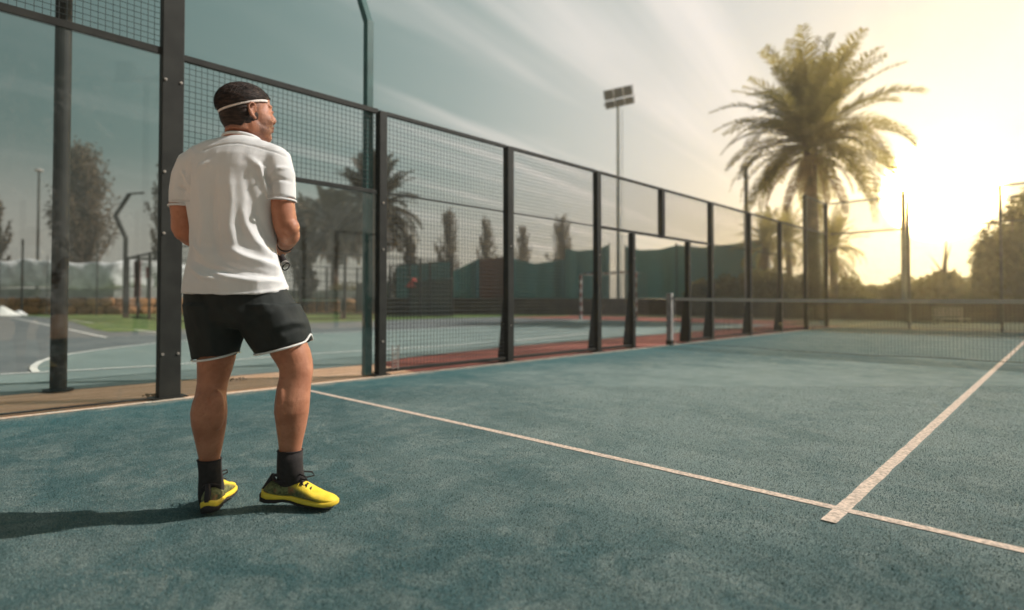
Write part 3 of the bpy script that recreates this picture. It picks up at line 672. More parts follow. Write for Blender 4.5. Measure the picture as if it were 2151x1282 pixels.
# brown stone wall with separate stones, tarp above
STM = []
for i, c in enumerate(((.42, .21, .095), (.36, .19, .10), (.48, .27, .14), (.30, .17, .10))): STM.append(simple('stone_%s' % 'abcd'[i], c, .95, var=.3, scale=5, bump=.8, bscale=14, bdist=.04))
wpts = [np.array(p) for p in ((-46.5, -1.3), (-42, 3.4), (-36.8, 8.4), (-35.2, 15), (-34.5, 21.5), (-31.5, 27.5))]
sw = empty('stone_wall', (-40, 6, 0), 'rough wall of orange brown boulders at the far left', 'wall')
SH = []
for k in range(6):
    rng = np.random.default_rng(100+k); mb = MB().ell((0, 0, 0), (.5, .5, .5), nu=10, nv=6); V_ = np.array(mb.V)
    V_ = np.sign(V_)*np.abs(V_*2)**.62*.5; V_ += rng.normal(size=V_.shape)*.035; me = fastmesh('stone', V_, mb.F); me.materials.append(STM[k % 4]); SH.append(me)
core_ = MB(); rngs = np.random.default_rng(5)
for a, b in zip(wpts[:-1], wpts[1:]):
    core_.bar((*a, .52), (*b, .52), .30, 1.02)
    Ld = np.linalg.norm(b-a); d = (b-a)/Ld; nrm = np.array((d[1], -d[0])); ang_ = math.atan2(d[1], d[0])
    rows = [(.0, .52), (.52, .50)]
    for z0, hh in rows:
        s = 0
        while s < Ld:
            w_ = rngs.uniform(.55, 1.25); q = a+d*(s+w_/2)
            two = rngs.random() < .25
            for zz_, h2 in (((z0, hh*.5), (z0+hh*.5, hh*.5)) if two else ((z0, hh),)):
                c = bpy.data.objects.new('stone', SH[rngs.integers(6)]); COL.objects.link(c); c.parent = sw
                p = q+nrm*.15; c.location = (p[0]+40, p[1]-6, zz_+h2/2); c.scale = (w_*.98, .30, h2*1.02); c.rotation_euler = (0, rngs.uniform(-.12, .12), ang_)
            s += w_
core_.obj('mortar', simple('mortar', (.14, .10, .07), .95), sw)
tf = empty('tarp_fence', (-40, 6, 0), 'silver tarpaulin hung on wire posts above the stone wall', 'fence')
V = []; F = []; nn = 0; Z = [1.62, 1.66, 1.75, 1.95, 2.3, 2.7, 3.05, 3.25, 3.30]; Qs = []
for a, b in zip(wpts[:3], wpts[1:4]):
    for k in range(24): Qs.append(a+(b-a)*k/24)
for i, q in enumerate(Qs):
    for j, z in enumerate(Z):
        bul = math.sin(math.pi*j/(len(Z)-1)); off = .28*bul*(.6+.4*math.sin(i*.55))+.08*math.sin(i*1.3+z*4+.6*math.sin(i*.4))+.05*math.sin(i*2.9-z*7)
        V.append((q[0]+off*.72, q[1]-off*.70, z+.10*math.sin(i*.26)+(.06*math.sin(i*.9) if j > 5 else 0)))
for i in range(len(Qs)-1):
    for j in range(len(Z)-1): a = i*len(Z)+j; F.append((a, a+len(Z), a+len(Z)+1, a+1))
to = obj('tarpaulin', V, np.array(F), M['tarp'], tf, True); sm = to.modifiers.new('s', 'SOLIDIFY'); sm.thickness = .02
pb = MB()
for a, b in zip(wpts[:-1], wpts[1:]): pb.bar((*a, 1.33), (*b, 1.33), .06, .56)
pb.obj('lower_panel', M['concrete'], tf)
for u, v, t in ((48, 503, 33.2), (205, 508, 33.5)):
    p = D(u, v, t); MB().tube([(p[0], p[1], 0), (p[0], p[1], p[2])], .055 if u < 100 else .035, 8).obj('post', M['post'], tf)
for u, tt in ((0, 34.6), (100, 34.6), (260, 35.0), (340, 35)):
    p = D(u, 540, tt); MB().tube([(p[0], p[1], 0), (p[0], p[1], 3.6)], .02, 6).obj('thin_post', M['post'], tf)
# white covered piles at the very left
for i, (u, v, w_, h_) in enumerate(((4, 664, 46, 24), (40, 663, 22, 14))):
    b = G(u, v); sc_ = (b-CAM)@cf/FPX; b[2] = 0; r_ = w_*sc_*.8; hh = h_*sc_
    mb = MB().ell((0, 0, 0), (r_, r_*.6, hh*1.0), ax=(cr, (cf[0], cf[1], 0), (0, 0, 1)), nu=16, nv=12); VV = np.array(mb.V)
    ax_ = VV@cr; VV[:, 2] = np.where(VV[:, 2] > 0, hh*(1-np.minimum(1, np.hypot(ax_/r_, (VV@cf)/(r_*.6))))*.9+.02, 0); mb.V = [tuple(x+b) for x in VV]
    tag(mb.obj('covered_pile', M['tarp'] if i else M['white']), ('larger white covered pile at the left edge in front of the stone wall', 'smaller white covered pile beside the larger one')[i], 'pile', 'white covered piles')
# distant padel court
fc = empty('far_court_cage', (-23.4, 14, 0), 'distant dark padel court cage on the lawn behind the player', 'fence')
X0, X1, Y0, Y1 = -28.3, -18.5, 7.3, 20.2
fpo = []
for x in np.linspace(X0, X1, 6): fpo += [(x, Y0), (x, Y1)]
for y in np.linspace(Y0, Y1, 7)[1:-1]: fpo += [(X0, y), (X1, y)]
for x, y in fpo: MB().box((x-.05, y-.05, 0), (x+.05, y+.05, 3.05 if (y, x) != (Y1, X1) else 3.2)).obj('post', M['post'], fc)
def fr(a, b, z, w=.06): MB().bar((*a, z), (*b, z), w, w).obj('rail', M['post'], fc)
cs = [(X0, Y0), (X1, Y0), (X1, Y1), (X0, Y1)]
for i in range(4):
    a, b = np.array(cs[i]), np.array(cs[(i+1) % 4]); e = (b-a)/np.linalg.norm(b-a)*.055
    fr(a+e, b-e, 3.0); fr(a+e, b-e, .04, .05); fr(a+e, b-e, 2.05, .03)
def fmesh(y0, y1, z0, z1, x, axis): wires('mesh_panel', y0, y1, z0, z1, x, fc, axis, .20, .006)
fmesh(X0, X1, 2.1, 2.95, Y0, 'x'); fmesh(X0, X1, 2.1, 2.95, Y1, 'x'); fmesh(Y0, Y1, .1, 2.95, X1+.02, 'y')
for x0, x1 in ((X0, X0+3.9), (X0+5.9, X1)): MB().box((x0+.06, Y1-.01, .06), (x1-.06, Y1+.01, 2.0)).obj('dark_panel', simple('smoky_panel', (.10, .105, .10), .5, var=.1, bump=0), fc)
MB().box((X0+1.0, Y0+.05, 1.0), (X0+2.0, Y0+.09, 2.8)).obj('banner', simple('red_banner', (.16, .035, .03), .8, bump=0), fc)
MB().box((X0+3.2, Y0+.05, .95), (X0+3.9, Y0+.09, 2.2)).obj('notice_board', M['tape'], fc)
MB().box((X0+3.3, Y0-.0, 1.9), (X0+3.8, Y0+.03, 2.4)).obj('red_disc', simple('red_sign', (.35, .05, .04), .7, bump=0), fc)
for nm, x0 in (('net', 0),):
    fn = empty('far_net', (-23.4, 13.7, 0), 'white topped net of the distant court', 'net')
    MB().box((X0+.2, 13.68, .84), (X1-.2, 13.70, .90)).obj('top_band', M['white'], fn)
    wires('net_cords', X0+.2, X1-.2, .05, .84, 13.69, fn, 'x', .15, .003)
    for x in (X0+.15, X1-.15): MB().box((x-.05, 13.64, 0), (x+.05, 13.74, .95)).obj('net_post', M['netpost'], fn)
gl = goose((X0+.0, Y0-.12, 0), (-.72, -.70, 0), M['post'], 'dark bent lamp post on the corner of the distant court cage', .17, 4.0, 1.0)
gl.scale = (1, 1, 1)
# tall lamp column with round head, left
p = D(82, 360, 62); lc = empty('lamp_column', (p[0], p[1], 0), 'thin lamp column with a small pale round head above the tarpaulin', 'lamp post')
MB().tube([(p[0], p[1], 0), (p[0], p[1], p[2])], [.16, .09], 8).obj('column', M['post'], lc)
MB().ell((p[0], p[1], p[2]+.1), (.42, .42, .16), nu=14, nv=8).obj('lamp_head', M['tape'], lc, True)
# handball goal
gm = []
g0 = G(1219.5, 671.5); g1 = g0+np.array((2.9, -.05, 0)); g0[2] = g1[2] = 0
hg = empty('handball_goal', tuple((g0+g1)/2), 'red and white striped handball goal seen through the fence', 'goal')
rw = [simple('goal_white', (.36, .35, .34), .6, bump=0), simple('goal_red', (.16, .065, .06), .6, bump=0)]
for gp in (g0, g1):
    for k in range(10): MB().box((gp[0]-.05, gp[1]-.05, .2*k), (gp[0]+.05, gp[1]+.05, .2*(k+1)-.001)).obj('post_band', rw[k % 2], hg)
for k in range(15):
    a = g0+(g1-g0)*k/15; b = g0+(g1-g0)*(k+.995)/15; MB().bar(a+(0, 0, 2.05), b+(0, 0, 2.05), .08).obj('bar_band', rw[k % 2], hg)
nb = MB()
for k in range(19): a = g0+(g1-g0)*k/18; nb.tube([a+(0, 0, 2.02), a+(0, .8, 2.0), a+(0, 1.0, .02)], .006, 4)
for k in range(12): z = .16*k; nb.tube([g0+(0, 1-.02*k, z), g1+(0, 1-.02*k, z)], .006, 4)
tag(nb.obj('goal_net', M['tape'], hg), kind='stuff')
# floodlight masts
def mast(u, vtop, t, label, nrow=2, ncol=3, hw=61, aim=None):
    p = D(u, vtop, t); o = empty('floodlight_mast', (p[0], p[1], 0), label, 'floodlight', 'floodlight masts'); sc_ = t/FPX
    for dx in (-.0,): MB().tube([(p[0], p[1], 0), (p[0], p[1], p[2]-.4)], [.20, .11], 10).obj('mast', M['concrete'], o)
    q = np.array((p[0]+cr[0]*.35, p[1]+cr[1]*.35, 0)); MB().tube([q, q+(0, 0, p[2]-.6)], [.035, .03], 6).obj('ladder_rail', M['concrete'], o)
    a = cr*math.cos(.22)+np.array((0, 0, 1))*math.sin(.22); w = hw*sc_; f = -np.array((cf[0], cf[1], 0)); n_ = np.cross(a, f)
    for r in range(nrow):
        for c in range(ncol):
            ctr = np.array(p)+a*((c-(ncol-1)/2)*w/ncol+r*.12)+np.array((0, 0, 1))*((r-.5)*-.85*1.0+.35)
            mb = MB().bar(ctr-a*w/ncol*.44, ctr+a*w/ncol*.44, .38, .80 if r == 0 else .6, up=(0.3*f[0], .3*f[1], 1)); h = mb.obj('lamp_housing', simple('flood_housing', (.030, .030, .029), .8, bump=0, spec=.1), o, bevel=.03)
            MB().bar(ctr+a*w/ncol*.5+f*.25-(0, 0, .4), ctr+a*w/ncol*.5+f*.25+(0, 0, .4), .07, .07).obj('bracket', M['tape'], h)
    MB().bar(np.array(p)-a*w/2, np.array(p)+a*w/2, .1).obj('cross_arm', M['post'], o)
mast(1298, 215, 48, 'tall floodlight mast with a tilted block of six dark lamps')
# mast behind the camera whose reflection shows in the glass
vp = D(310, 165, 17); rp = np.array((-vp[0], vp[1], 0)); fm = empty('floodlight_mast', tuple(rp), 'floodlight mast of the next court, mirrored faintly in the left glass panel', 'floodlight', 'floodlight masts')
MB().tube([rp, rp+(0, 0, vp[2])], [.11, .08], 8).obj('mast', M['post'], fm)
axm = np.array((-cr[0], cr[1], 0)); MB().bar(rp+(0, 0, vp[2])-axm*.95, rp+(0, 0, vp[2])+axm*.9, .12).obj('cross_arm', M['post'], fm)
for s in (-.62, .66): q = rp+(0, 0, vp[2]+.28)+axm*s; MB().bar(q-axm*.24, q+axm*.24, .2, .42).obj('lamp_housing', M['post'], fm)
# faint extra pole at right behind the fence
p = D(1567, 350, 26); tag(MB().tube([(p[0], p[1], 0), (p[0], p[1], p[2])], [.11, .09], 10).obj('concrete_pole', M['concrete']), 'pale blurred round pole left of the tall palm', 'pole')
p = D(1897, 400, 27); tag(MB().tube([(p[0], p[1], 0), (p[0], p[1], p[2])], [.13, .10], 10).obj('lighting_pole', M['concrete']), 'pale pole standing in the bright glow right of the palm', 'pole')
# dry leaves on the ground beside the post foot
for i, (u, v) in enumerate(((322, 833), (338, 831), (780, 786), (500, 800))):
    b = G(u, v); rng = np.random.default_rng(70+i); C = b+rng.normal(size=(26, 3))*np.array((.035, .05, 0))+np.array((0, 0, .008)); C[:, 2] += np.abs(rng.normal(size=26))*.008
    V, F = quads(C, .016, rng, 0); tag(obj('leaf_litter', V, F, M['palm_dry']), kind='stuff', label='small heap of dry leaves by the fence foot')
# thin air haze round everything
hz_ = MB().box((-270, -210, -1.2), (270, 310, 26)).obj('haze', bpy.data.materials.new('haze_air')); tag(hz_, kind='stuff')
hmt = hz_.data.materials[0]; hmt.use_nodes = True; hmt.node_tree.nodes.remove(hmt.node_tree.nodes['Principled BSDF'])
pv = hmt.node_tree.nodes.new('ShaderNodeVolumePrincipled'); pv.inputs['Density'].default_value = .0031; pv.inputs['Anisotropy'].default_value = .79; pv.inputs['Color'].default_value = (1, .95, .83, 1)
hmt.node_tree.links.new(pv.outputs[0], hmt.node_tree.nodes['Material Output'].inputs['Volume'])
#PERSON
# ------------------------------------------------------------------ the player
T0 = 2.30; SC = T0/FPX; FH = np.array((cf[0], cf[1], 0)); FH /= np.linalg.norm(FH); ZZ = np.array((0, 0, 1.))
def P(u, v, d=0.): return D(u, v, T0+d)
def ring(u0, v0, u1, v1, dd, dc=0.):
    a, b = P(u0, v0, dc), P(u1, v1, dc); return ((a+b)/2, (b-a)/2, FH*dd)
gb = G(520, 1082); pe = empty('person', (gb[0], gb[1], 0), 'man in white t-shirt, dark shorts and yellow shoes, back turned, on the turf', 'person')
def col_attr(o, vals):
    at = o.data.attributes.new('tone', 'FLOAT', 'POINT'); at.data.foreach_set('value', np.asarray(vals, np.float32))
# --- skin
t = NT('skin'); at = t.n('ShaderNodeAttribute'); at.attribute_name = 'tone'
f = t.ramp(t.noise(14, 4), .3, .7); c = t.mix(f, (.33, .130, .072), (.45, .200, .118)); c = t.mix(t.math('MULTIPLY', t.ramp(t.noise(55, 3), .5, .75), .35), c, (.25, .085, .045))
st = t.math('MULTIPLY', at.outputs['Fac'], t.ramp(t.noise(420, 2, .7), .25, .62)); c = t.mix(st, c, (.028, .020, .017))
t.bump(t.math('ADD', t.noise(240, 3), t.noise(40, 2)), .28, .003); t.b.inputs['Subsurface Weight'].default_value = .12; t.b.inputs['Subsurface Radius'].default_value = (.012, .004, .002)
t.b.inputs['Subsurface Scale'].default_value = 1.0
M['skin'] = t.done(c, .52, 0, .42)
# head frame
TH = math.radians(40); HF = cr*math.cos(TH)+FH*math.sin(TH); HS = cr*math.sin(TH)-FH*math.cos(TH)   # forward, his right side (towards camera)
HC = P(518, 240, .035); tilt = math.radians(4)
HU = ZZ*math.cos(tilt)+HF*math.sin(tilt)*-1; HU /= np.linalg.norm(HU); HF2 = HF-HU*(HF@HU); HF2 /= np.linalg.norm(HF2)
HX = (HF2, HS, HU)
def H(f, s, u): return HC+HF2*f+HS*s+HU*u
bd = MB()
bd.ell(H(-.008, 0, .028), (.093, .077, .084), HX, 28, 20); bd.ell(H(.040, 0, -.012), (.060, .064, .092), HX, 24, 18)
bd.ell(H(.030, 0, -.062), (.062, .060, .046), HX, 24, 16); bd.ell(H(.066, 0, -.088), (.028, .030, .024), HX)
bd.ell(H(.078, 0, .032), (.020, .052, .013), HX); bd.ell(H(.068, 0, .055), (.022, .05, .032), HX)
for s in (-1, 1):
    bd.ell(H(.060, .032*s, -.024), (.032, .027, .030), HX); bd.ell(H(.012, .046*s, -.055), (.034, .018, .036), HX)
    bd.ell(H(.092, .030*s, .012), (.006, .012, .006), HX)
bd.tube([H(.088, 0, .022), H(.098, 0, .002), H(.108, 0, -.014), H(.102, 0, -.024), H(.09, 0, -.028)], [.009, .010, .011, .010, .008], 12)
for s in (-1, 1): bd.ell(H(.102, .011*s, -.022), (.010, .008, .008), HX)
bd.ell(H(.094, 0, -.047), (.012, .024, .0068), HX); bd.ell(H(.091, 0, -.060), (.012, .021, .0075), HX)
# neck, trapezius, torso core
nb_ = P(506, 300, .02)
bd.loft([(H(-.020, 0, -.030), HF2*.060, HS*.060), (H(-.026, 0, -.075), HF2*.060, HS*.058), (nb_*.55+H(-.03, 0, -.07)*.45, cr*.062, FH*.060), (nb_, cr*.075, FH*.066), (P(506, 330, .02), cr*.115, FH*.07), (P(496, 380, .01), cr*.13, FH*.08), (P(490, 520, .01), cr*.12, FH*.075), (P(498, 640, .0), cr*.13, FH*.085), (P(505, 668, .0), cr*.12, FH*.08)])
for s, q in ((1, H(-.002, .080, -.004)), (-1, H(-.002, -.080, -.004))):
    o_ = HS*s*.9; q0 = q
    e = [q+HF2*a*.88+HU*b*.86+o_*c_ for a, b, c_ in ((.010, -.030, .004), (-.006, -.026, .010), (-.016, -.008, .015), (-.018, .014, .018), (-.009, .030, .017), (.006, .032, .012), (.014, .020, .006), (.015, .008, .004))]
    bd.tube(e, [.0060, .0066, .0054, .0052, .0052, .0050, .0046, .0040], 8)
    bd.tube([q+HF2*a*.88+HU*b*.86+o_*c_ for a, b, c_ in ((.012, .014, .004), (.001, .012, .009), (-.005, -.004, .011), (.000, -.018, .009))], .0038, 7)
    bd.ell(q+HF2*.0+o_*.001, (.015, .004, .028), HX, 14, 10); bd.ell(q+HF2*.008-HU*.031+o_*.007, (.008, .0045, .009), HX, 10, 8); bd.ell(q+HF2*.016-HU*.002+o_*.004, (.004, .004, .006), HX, 10, 8)
# arms
def limb(pts, e=2.0, n=22):
    """pts: (point, r_across, r_other)"""
    R_ = []
    for i, (p, ra, rb) in enumerate(pts):
        tg = pts[min(i+1, len(pts)-1)][0]-pts[max(i-1, 0)][0]; tg /= np.linalg.norm(tg)
        a = np.cross(tg, FH)
        if np.linalg.norm(a) < .5: a = cr - tg*(cr@tg)
        a /= np.linalg.norm(a); b = np.cross(tg, a); R_.append((p, a*ra, b*rb))
    return R_
SHR, ELR, WRR, HNR = P(588, 345, .0), P(603, 478, .02), P(598, 519, .20), P(594, 532, .27)
bd.loft(limb([(SHR, .038, .040), (P(590, 385, .0), .040, .044), (P(592, 412, .0), .045, .049), (P(596, 450, .005), .046, .049), (P(600, 474, .012), .047, .045), (P(604, 494, .030), .040, .042)]))
bd.ell(P(611, 478, .005), (.034, .036, .038), (cr, FH, ZZ)); bd.ell(P(603, 494, .012), (.030, .03, .022), (cr, FH, ZZ))
bd.loft(limb([(P(606, 478, .0), .040, .040), (P(605, 492, .045), .050, .045), (P(602, 500, .09), .045, .042), (P(600, 511, .15), .034, .032), (WRR, .029, .024), (P(596, 524, .235), .030, .022)]))
SHL, ELL = P(396, 345, .0), P(388, 480, .02)
bd.loft(limb([(SHL, .044, .044), (P(388, 385, .0), .045, .045), (P(383, 428, .0), .046, .050), (P(386, 455, .005), .045, .047), (P(386, 480, .015), .046, .046), (P(392, 497, .03), .036, .040)]))
bd.ell(P(385, 488, .01), (.036, .036, .034), (cr, FH, ZZ))
bd.loft(limb([(P(388, 486, .01), .040, .040), (P(402, 496, .06), .045, .043), (P(425, 505, .12), .040, .038), (P(460, 515, .20), .031, .030), (P(490, 522, .255), .027, .022), (P(502, 524, .27), .028, .021)]))
# hands: palm, four bent fingers and a thumb closing on the racket grip
def hand(w, grip, along, side, sgn):
    """w wrist point, grip centre on handle, along = handle axis, side = from palm towards thumb"""
    n_ = grip-w; n_ /= np.linalg.norm(n_); pal = w*.45+grip*.55
    ax = np.array(along)/np.linalg.norm(along); out = np.cross(ax, n_); out /= np.linalg.norm(out)
    bd.loft([(w, ax*.026, out*.020), (w*.6+grip*.4+out*.012*sgn, ax*.036, out*.017), (w*.25+grip*.75+out*.020*sgn, ax*.042, out*.014), (grip+n_*.012+out*.022*sgn, ax*.040, out*.011)], 18)
    for i, ln in enumerate((.92, 1.0, .95, .78)):
        c0 = grip+ax*(.033-.022*i)+out*.023*sgn; r0 = .0088-.0007*(i == 3)
        bd.tube([c0-n_*.012, c0+n_*.014*ln, c0+n_*.030*ln-out*.010*sgn, c0+n_*.034*ln-out*.028*sgn, c0+n_*.020*ln-out*.042*sgn, c0+n_*.002-out*.045*sgn], [r0, r0*1.05, r0, r0*.97, r0*.9, r0*.72], 9)
    b0 = w*.5+grip*.5+ax*.030; bd.tube([b0, b0+ax*.018+n_*.012-out*.012*sgn, grip+ax*.046-out*.024*sgn, grip+ax*.048+n_*.022-out*.030*sgn], [.014, .0125, .0105, .008], 10)
RA = P(592, 541, .285); RB = P(560, 470, .43); gax = RB-RA; gax /= np.linalg.norm(gax)
hand(P(596, 524, .235), RA+gax*.055, gax, None, 1); hand(P(500, 524, .27), RA+gax*.20, gax, None, -1)
# legs
def leg(rows, e=2.0): bd.loft([ring(a+2.2, v-dv, b-2.2, v+dv, dd*.94, dc) for v, a, b, dd, dc, dv in rows], 26)
LL = [(650, 415, 490, .085, 0, 0), (700, 414, 494, .083, .005, 0), (752, 416, 494, .078, .010, -1), (778, 416, 487, .070, .012, 0), (803, 415, 479, .060, .012, 0), (827, 411, 475, .059, .002, 0), (845, 405, 476, .063, -.008, 0), (866, 401, 477, .067, -.014, 0), (892, 403, 475, .063, -.012, 0), (925, 410, 470, .051, -.004, 0), (965, 418, 462, .039, .004, 0), (1000, 421, 463, .038, .006, 0), (1020, 426, 460, .032, .012, 0), (1030, 430, 456, .022, .016, 0)]
leg(LL)
RL = [(650, 530, 606, .085, .0, 0), (700, 552, 634, .085, .02, -4), (742, 570, 652, .084, .030, -6), (760, 580, 657, .074, .030, -3), (775, 586, 659, .066, .026, 0), (792, 586, 657, .060, .020, 0), (812, 581, 654, .060, .012, 0), (838, 577, 652, .064, .004, 0), (864, 575, 650, .064, .002, 0), (895, 579, 645, .054, .008, 0), (925, 583, 638, .044, .014, 0), (948, 585, 634, .037, .018, 0), (985, 587, 633, .031, .020, 0), (1006, 594, 630, .022, .023, 0), (1014, 600, 628, .014, .024, 0)]
leg(RL)
bd.ell(P(628, 776, .012), (.040, .045, .06), (cr, FH, ZZ)); bd.ell(P(596, 850, -.025), (.030, .035, .085), (cr, FH, ZZ)); bd.ell(P(425, 868, -.045), (.036, .030, .085), (cr, FH, ZZ)); bd.ell(P(455, 862, -.042), (.032, .030, .080), (cr, FH, ZZ))
V, F, NO = remesh(bd, .0042, 5, .5)
rel = V-HC; hf = rel@HF2; hs = rel@HS; hu = rel@HU
hairz = np.clip((.012-hf)/.05, 0, 1)*np.clip((hu+.10)/.05, 0, 1)
side_burn = np.clip(1-np.abs(hf-.024)/.016, 0, 1)*np.clip((hu+.035)/.03, 0, 1)*(hu < .05)
temple = np.clip((hu-.022)/.02, 0, 1)*np.clip((.060-hf)/.02, 0, 1)
beard = np.clip(1.25-np.abs(hu+.06)/.055, 0, 1)*np.clip((hf-.005)/.03, 0, 1)*.85*(hu < -.008)
tone = np.where(rel[:, 2] > -.17, np.maximum.reduce([hairz*.9, side_burn*.75, temple*.8, beard]), 0)
bo = obj('body', V, F, M['skin'], pe, True); col_attr(bo, tone)
# eyes, brows
for s in (-1, 1):
    e = MB().ell(H(.080, .030*s, .010), (.011, .011, .011), HX, 12, 8).obj('eye', simple('eye_white', (.6, .58, .55), .2, bump=0), pe, True)
    MB().ell(H(.0895, .030*s, .010), (.003, .005, .005), HX, 10, 6).obj('iris', simple('iris', (.05, .03, .02), .2, bump=0), e, True)
# --- hair
t = NT('hair'); fz = t.noise(26, 4, .6, vec=None, stretch=(1, 1, 7)); c = t.mix(t.ramp(fz, .35, .7), (.010, .007, .006), (.048, .030, .024)); t.bump(t.noise(90, 4, .7, stretch=(1, 1, 6)), .5, .003); M['hair'] = t.done(c, .6, 0, .22)
bt = math.radians(17); BN = HU*math.cos(bt)-HF2*math.sin(bt); BC = H(-.008, 0, .028)       # headband plane
hm = MB(); hm.ell(H(-.008, 0, .036), (.108, .088, .086), HX, 120, 90); VV = np.array(hm.V)
for i in range(len(VV)):
    r = VV[i]-H(-.008, 0, .036); hgt = (VV[i]-BC)@BN
    a_, b_, c_ = r@HF2, r@HS, r@HU
    n1 = mnoise.noise(Vector((a_*10, b_*95, c_*60+a_*25)))*.0011+mnoise.noise(Vector((a_*6, b_*30, c_*30)))*.003
    r = r*(1+n1/.09)
    if hgt < .006: r = r*(.78 if hgt < 0 else .78+.22*(hgt/.006)**.5)
    VV[i] = H(-.008, 0, .036)+r
hm.V = [tuple(v) for v in VV]; hair = hm.obj('hair', M['hair'], pe, True)
st_ = MB(); rs = random.Random(4); c0_ = H(-.008, 0, .036)
for k_ in range(2600):
    th = rs.uniform(0, 2*math.pi); zc_ = rs.uniform(-.3, 1); rr_ = math.sqrt(1-zc_*zc_); a_, b_, c_ = .108*rr_*math.cos(th), .088*rr_*math.sin(th), .086*zc_
    p_ = c0_+HF2*a_+HS*b_+HU*c_
    if (p_-BC)@BN < .008: continue
    pts = []; lift = rs.uniform(.0, .0028); dirn = -HF2*rs.uniform(.5, 1)+HS*rs.uniform(-.5, .7)-HU*rs.uniform(-.1, .5)
    for q_ in range(4):
        r = p_-c0_; l_ = math.sqrt((r@HF2/.108)**2+(r@HS/.088)**2+(r@HU/.086)**2); r = r/l_; nn_ = r/np.linalg.norm(r)
        pts.append(c0_+r*1.0+nn_*(.0008+lift*q_/3)); p_ = pts[-1]+(dirn-nn_*(dirn@nn_))*.010
    if (pts[-1]-BC)@BN < .002: continue
    st_.tube(pts, [.0009, .0009, .0007, .0003], 3)
tag(st_.obj('hair_strands', M['hair'], hair), kind='stuff')
hm = MB(); hm.ell(H(-.014, 0, -.006), (.0885, .0815, .087), HX, 110, 80); VV = np.array(hm.V)
for i in range(len(VV)):
    r = VV[i]-H(-.014, 0, -.006); a_, b_, c_ = r@HF2, r@HS, r@HU; nn_ = mnoise.noise(VV[i]*60)*.006
    lim = .004+max(0, (c_-.03))*.30 - max(0, -c_-.01)*.55
    k = 1+mnoise.noise(Vector((a_*40, b_*40, c_*18)))*.02
    if abs(b_) > .045 and abs(c_+.0) < .045 and -.012 < a_ < .02: k *= .965
    if a_+nn_ > lim: k *= .90
    if c_ < -.062+nn_: k *= .93-(-.062-c_)*1.2
    VV[i] = H(-.014, 0, -.006)+r*k
hm.V = [tuple(v) for v in VV]; hm.obj('cropped_hair', M['hair'], hair, True)
hb = MB(); pts = []
for k in range(72):
    a = 2*math.pi*k/72; pts.append((math.cos(a), math.sin(a)))
b1 = np.cross(HS, BN); b1 = b1/np.linalg.norm(b1); b1 = b1*np.sign(b1@HF2)
V = []; F = []
for i, (ca, sa) in enumerate(pts):
    w_ = .0045+.0035*max(0, ca); o_ = BC+b1*(.0985*ca-.001)+HS*(.0835*sa)
    for r_, h_ in ((1, -w_), (1.022, -w_*.6), (1.022, w_*.6), (1, w_)): V.append(BC+(o_-BC)*r_+BN*h_)
for i in range(72):
    for j in range(4): F.append((4*i+j, 4*((i+1) % 72)+j, 4*((i+1) % 72)+(j+1) % 4, 4*i+(j+1) % 4))
M['band'] = simple('headband_cloth', (.66, .60, .57), .8, var=.1, scale=60, bump=.3, bscale=300); obj('headband', V, F, M['band'], pe, True)
# --- t-shirt
t = NT('white_jersey'); f = t.ramp(t.noise(4, 3), .3, .7); c = t.mix(f, (.62, .625, .63), (.70, .70, .70)); at = t.n('ShaderNodeAttribute'); at.attribute_name = 'tone'
wv = t.noise(520, 2, .6, stretch=(1, 1, .35)); c = t.mix(.12, c, t.mix(wv, (.2, .2, .2), (1, 1, 1)), 'MULTIPLY'); c = t.mix(at.outputs['Fac'], c, (.32, .33, .34))
t.bump(wv, .22, .002); t.b.inputs['Sheen Weight'].default_value = .15; M['shirt'] = t.done(c, .85, 0, .2)
sh = MB()
TS = [(290, 478, 541, .060, .03), (296, 458, 556, .070, .022), (304, 434, 578, .082, .015), (316, 410, 600, .094, .012), (335, 396, 602, .110, .01), (360, 391, 598, .118, .005), (400, 391, 584, .124, .005), (440, 394, 577, .122, .01), (480, 400, 574, .116, .012), (520, 402, 576, .112, .012), (550, 396, 583, .118, .008), (575, 390, 592, .126, .004), (600, 386, 602, .140, 0), (613, 385, 604, .146, 0)]
sh.loft([ring(a+(5 if v > 320 else 0), v, b-(1 if v > 320 else 0), v, dd, dc) for v, a, b, dd, dc in TS], 44, 2.2)
sh.loft(limb([(P(556, 335, .0), .068, .070), (P(580, 345, 0), .066, .070), (P(588, 370, 0), .058, .064), (P(590, 395, 0), .055, .060), (P(591, 419, 0), .0545, .059)]), 26)
sh.loft(limb([(P(430, 338, .0), .068, .070), (P(406, 350, 0), .064, .070), (P(394, 375, 0), .057, .064), (P(388, 400, 0), .053, .060), (P(385, 431, 0), .050, .057)]), 26)
V, F, NO = remesh(sh, .0048, 7, .5)
# folds: (points in the picture, amplitude m, width m); only on the surface facing the folds
folds = []
def fold(pts, amp, w, dback=-.11): folds.append((np.array([P(u, v, dback) for u, v in pts]), amp, w))
fold([(620-25, 568), (560, 560), (500, 535), (470, 520)], .011, .016); fold([(598, 580), (555, 580), (505, 565), (470, 552)], -.009, .012); fold([(598, 588), (540, 592), (480, 582), (420, 560)], .008, .014)
fold([(575, 545), (545, 530), (525, 505), (510, 470), (505, 430)], .009, .016); fold([(565, 520), (540, 490), (530, 450), (528, 410)], -.008, .016)
fold([(484, 360), (486, 420), (480, 470), (488, 520), (505, 545)], .008, .020); fold([(455, 370), (450, 430), (448, 480), (455, 530), (480, 560)], -.009, .022); fold([(420, 400), (424, 460), (418, 510), (425, 545)], .007, .020)
fold([(515, 365), (520, 420), (512, 470)], -.006, .018)
fold([(400, 545), (440, 565), (490, 572), (540, 585)], -.008, .013); fold([(392, 560), (430, 582), (480, 592)], .007, .012); fold([(395, 500), (405, 520), (425, 540)], .008, .012)
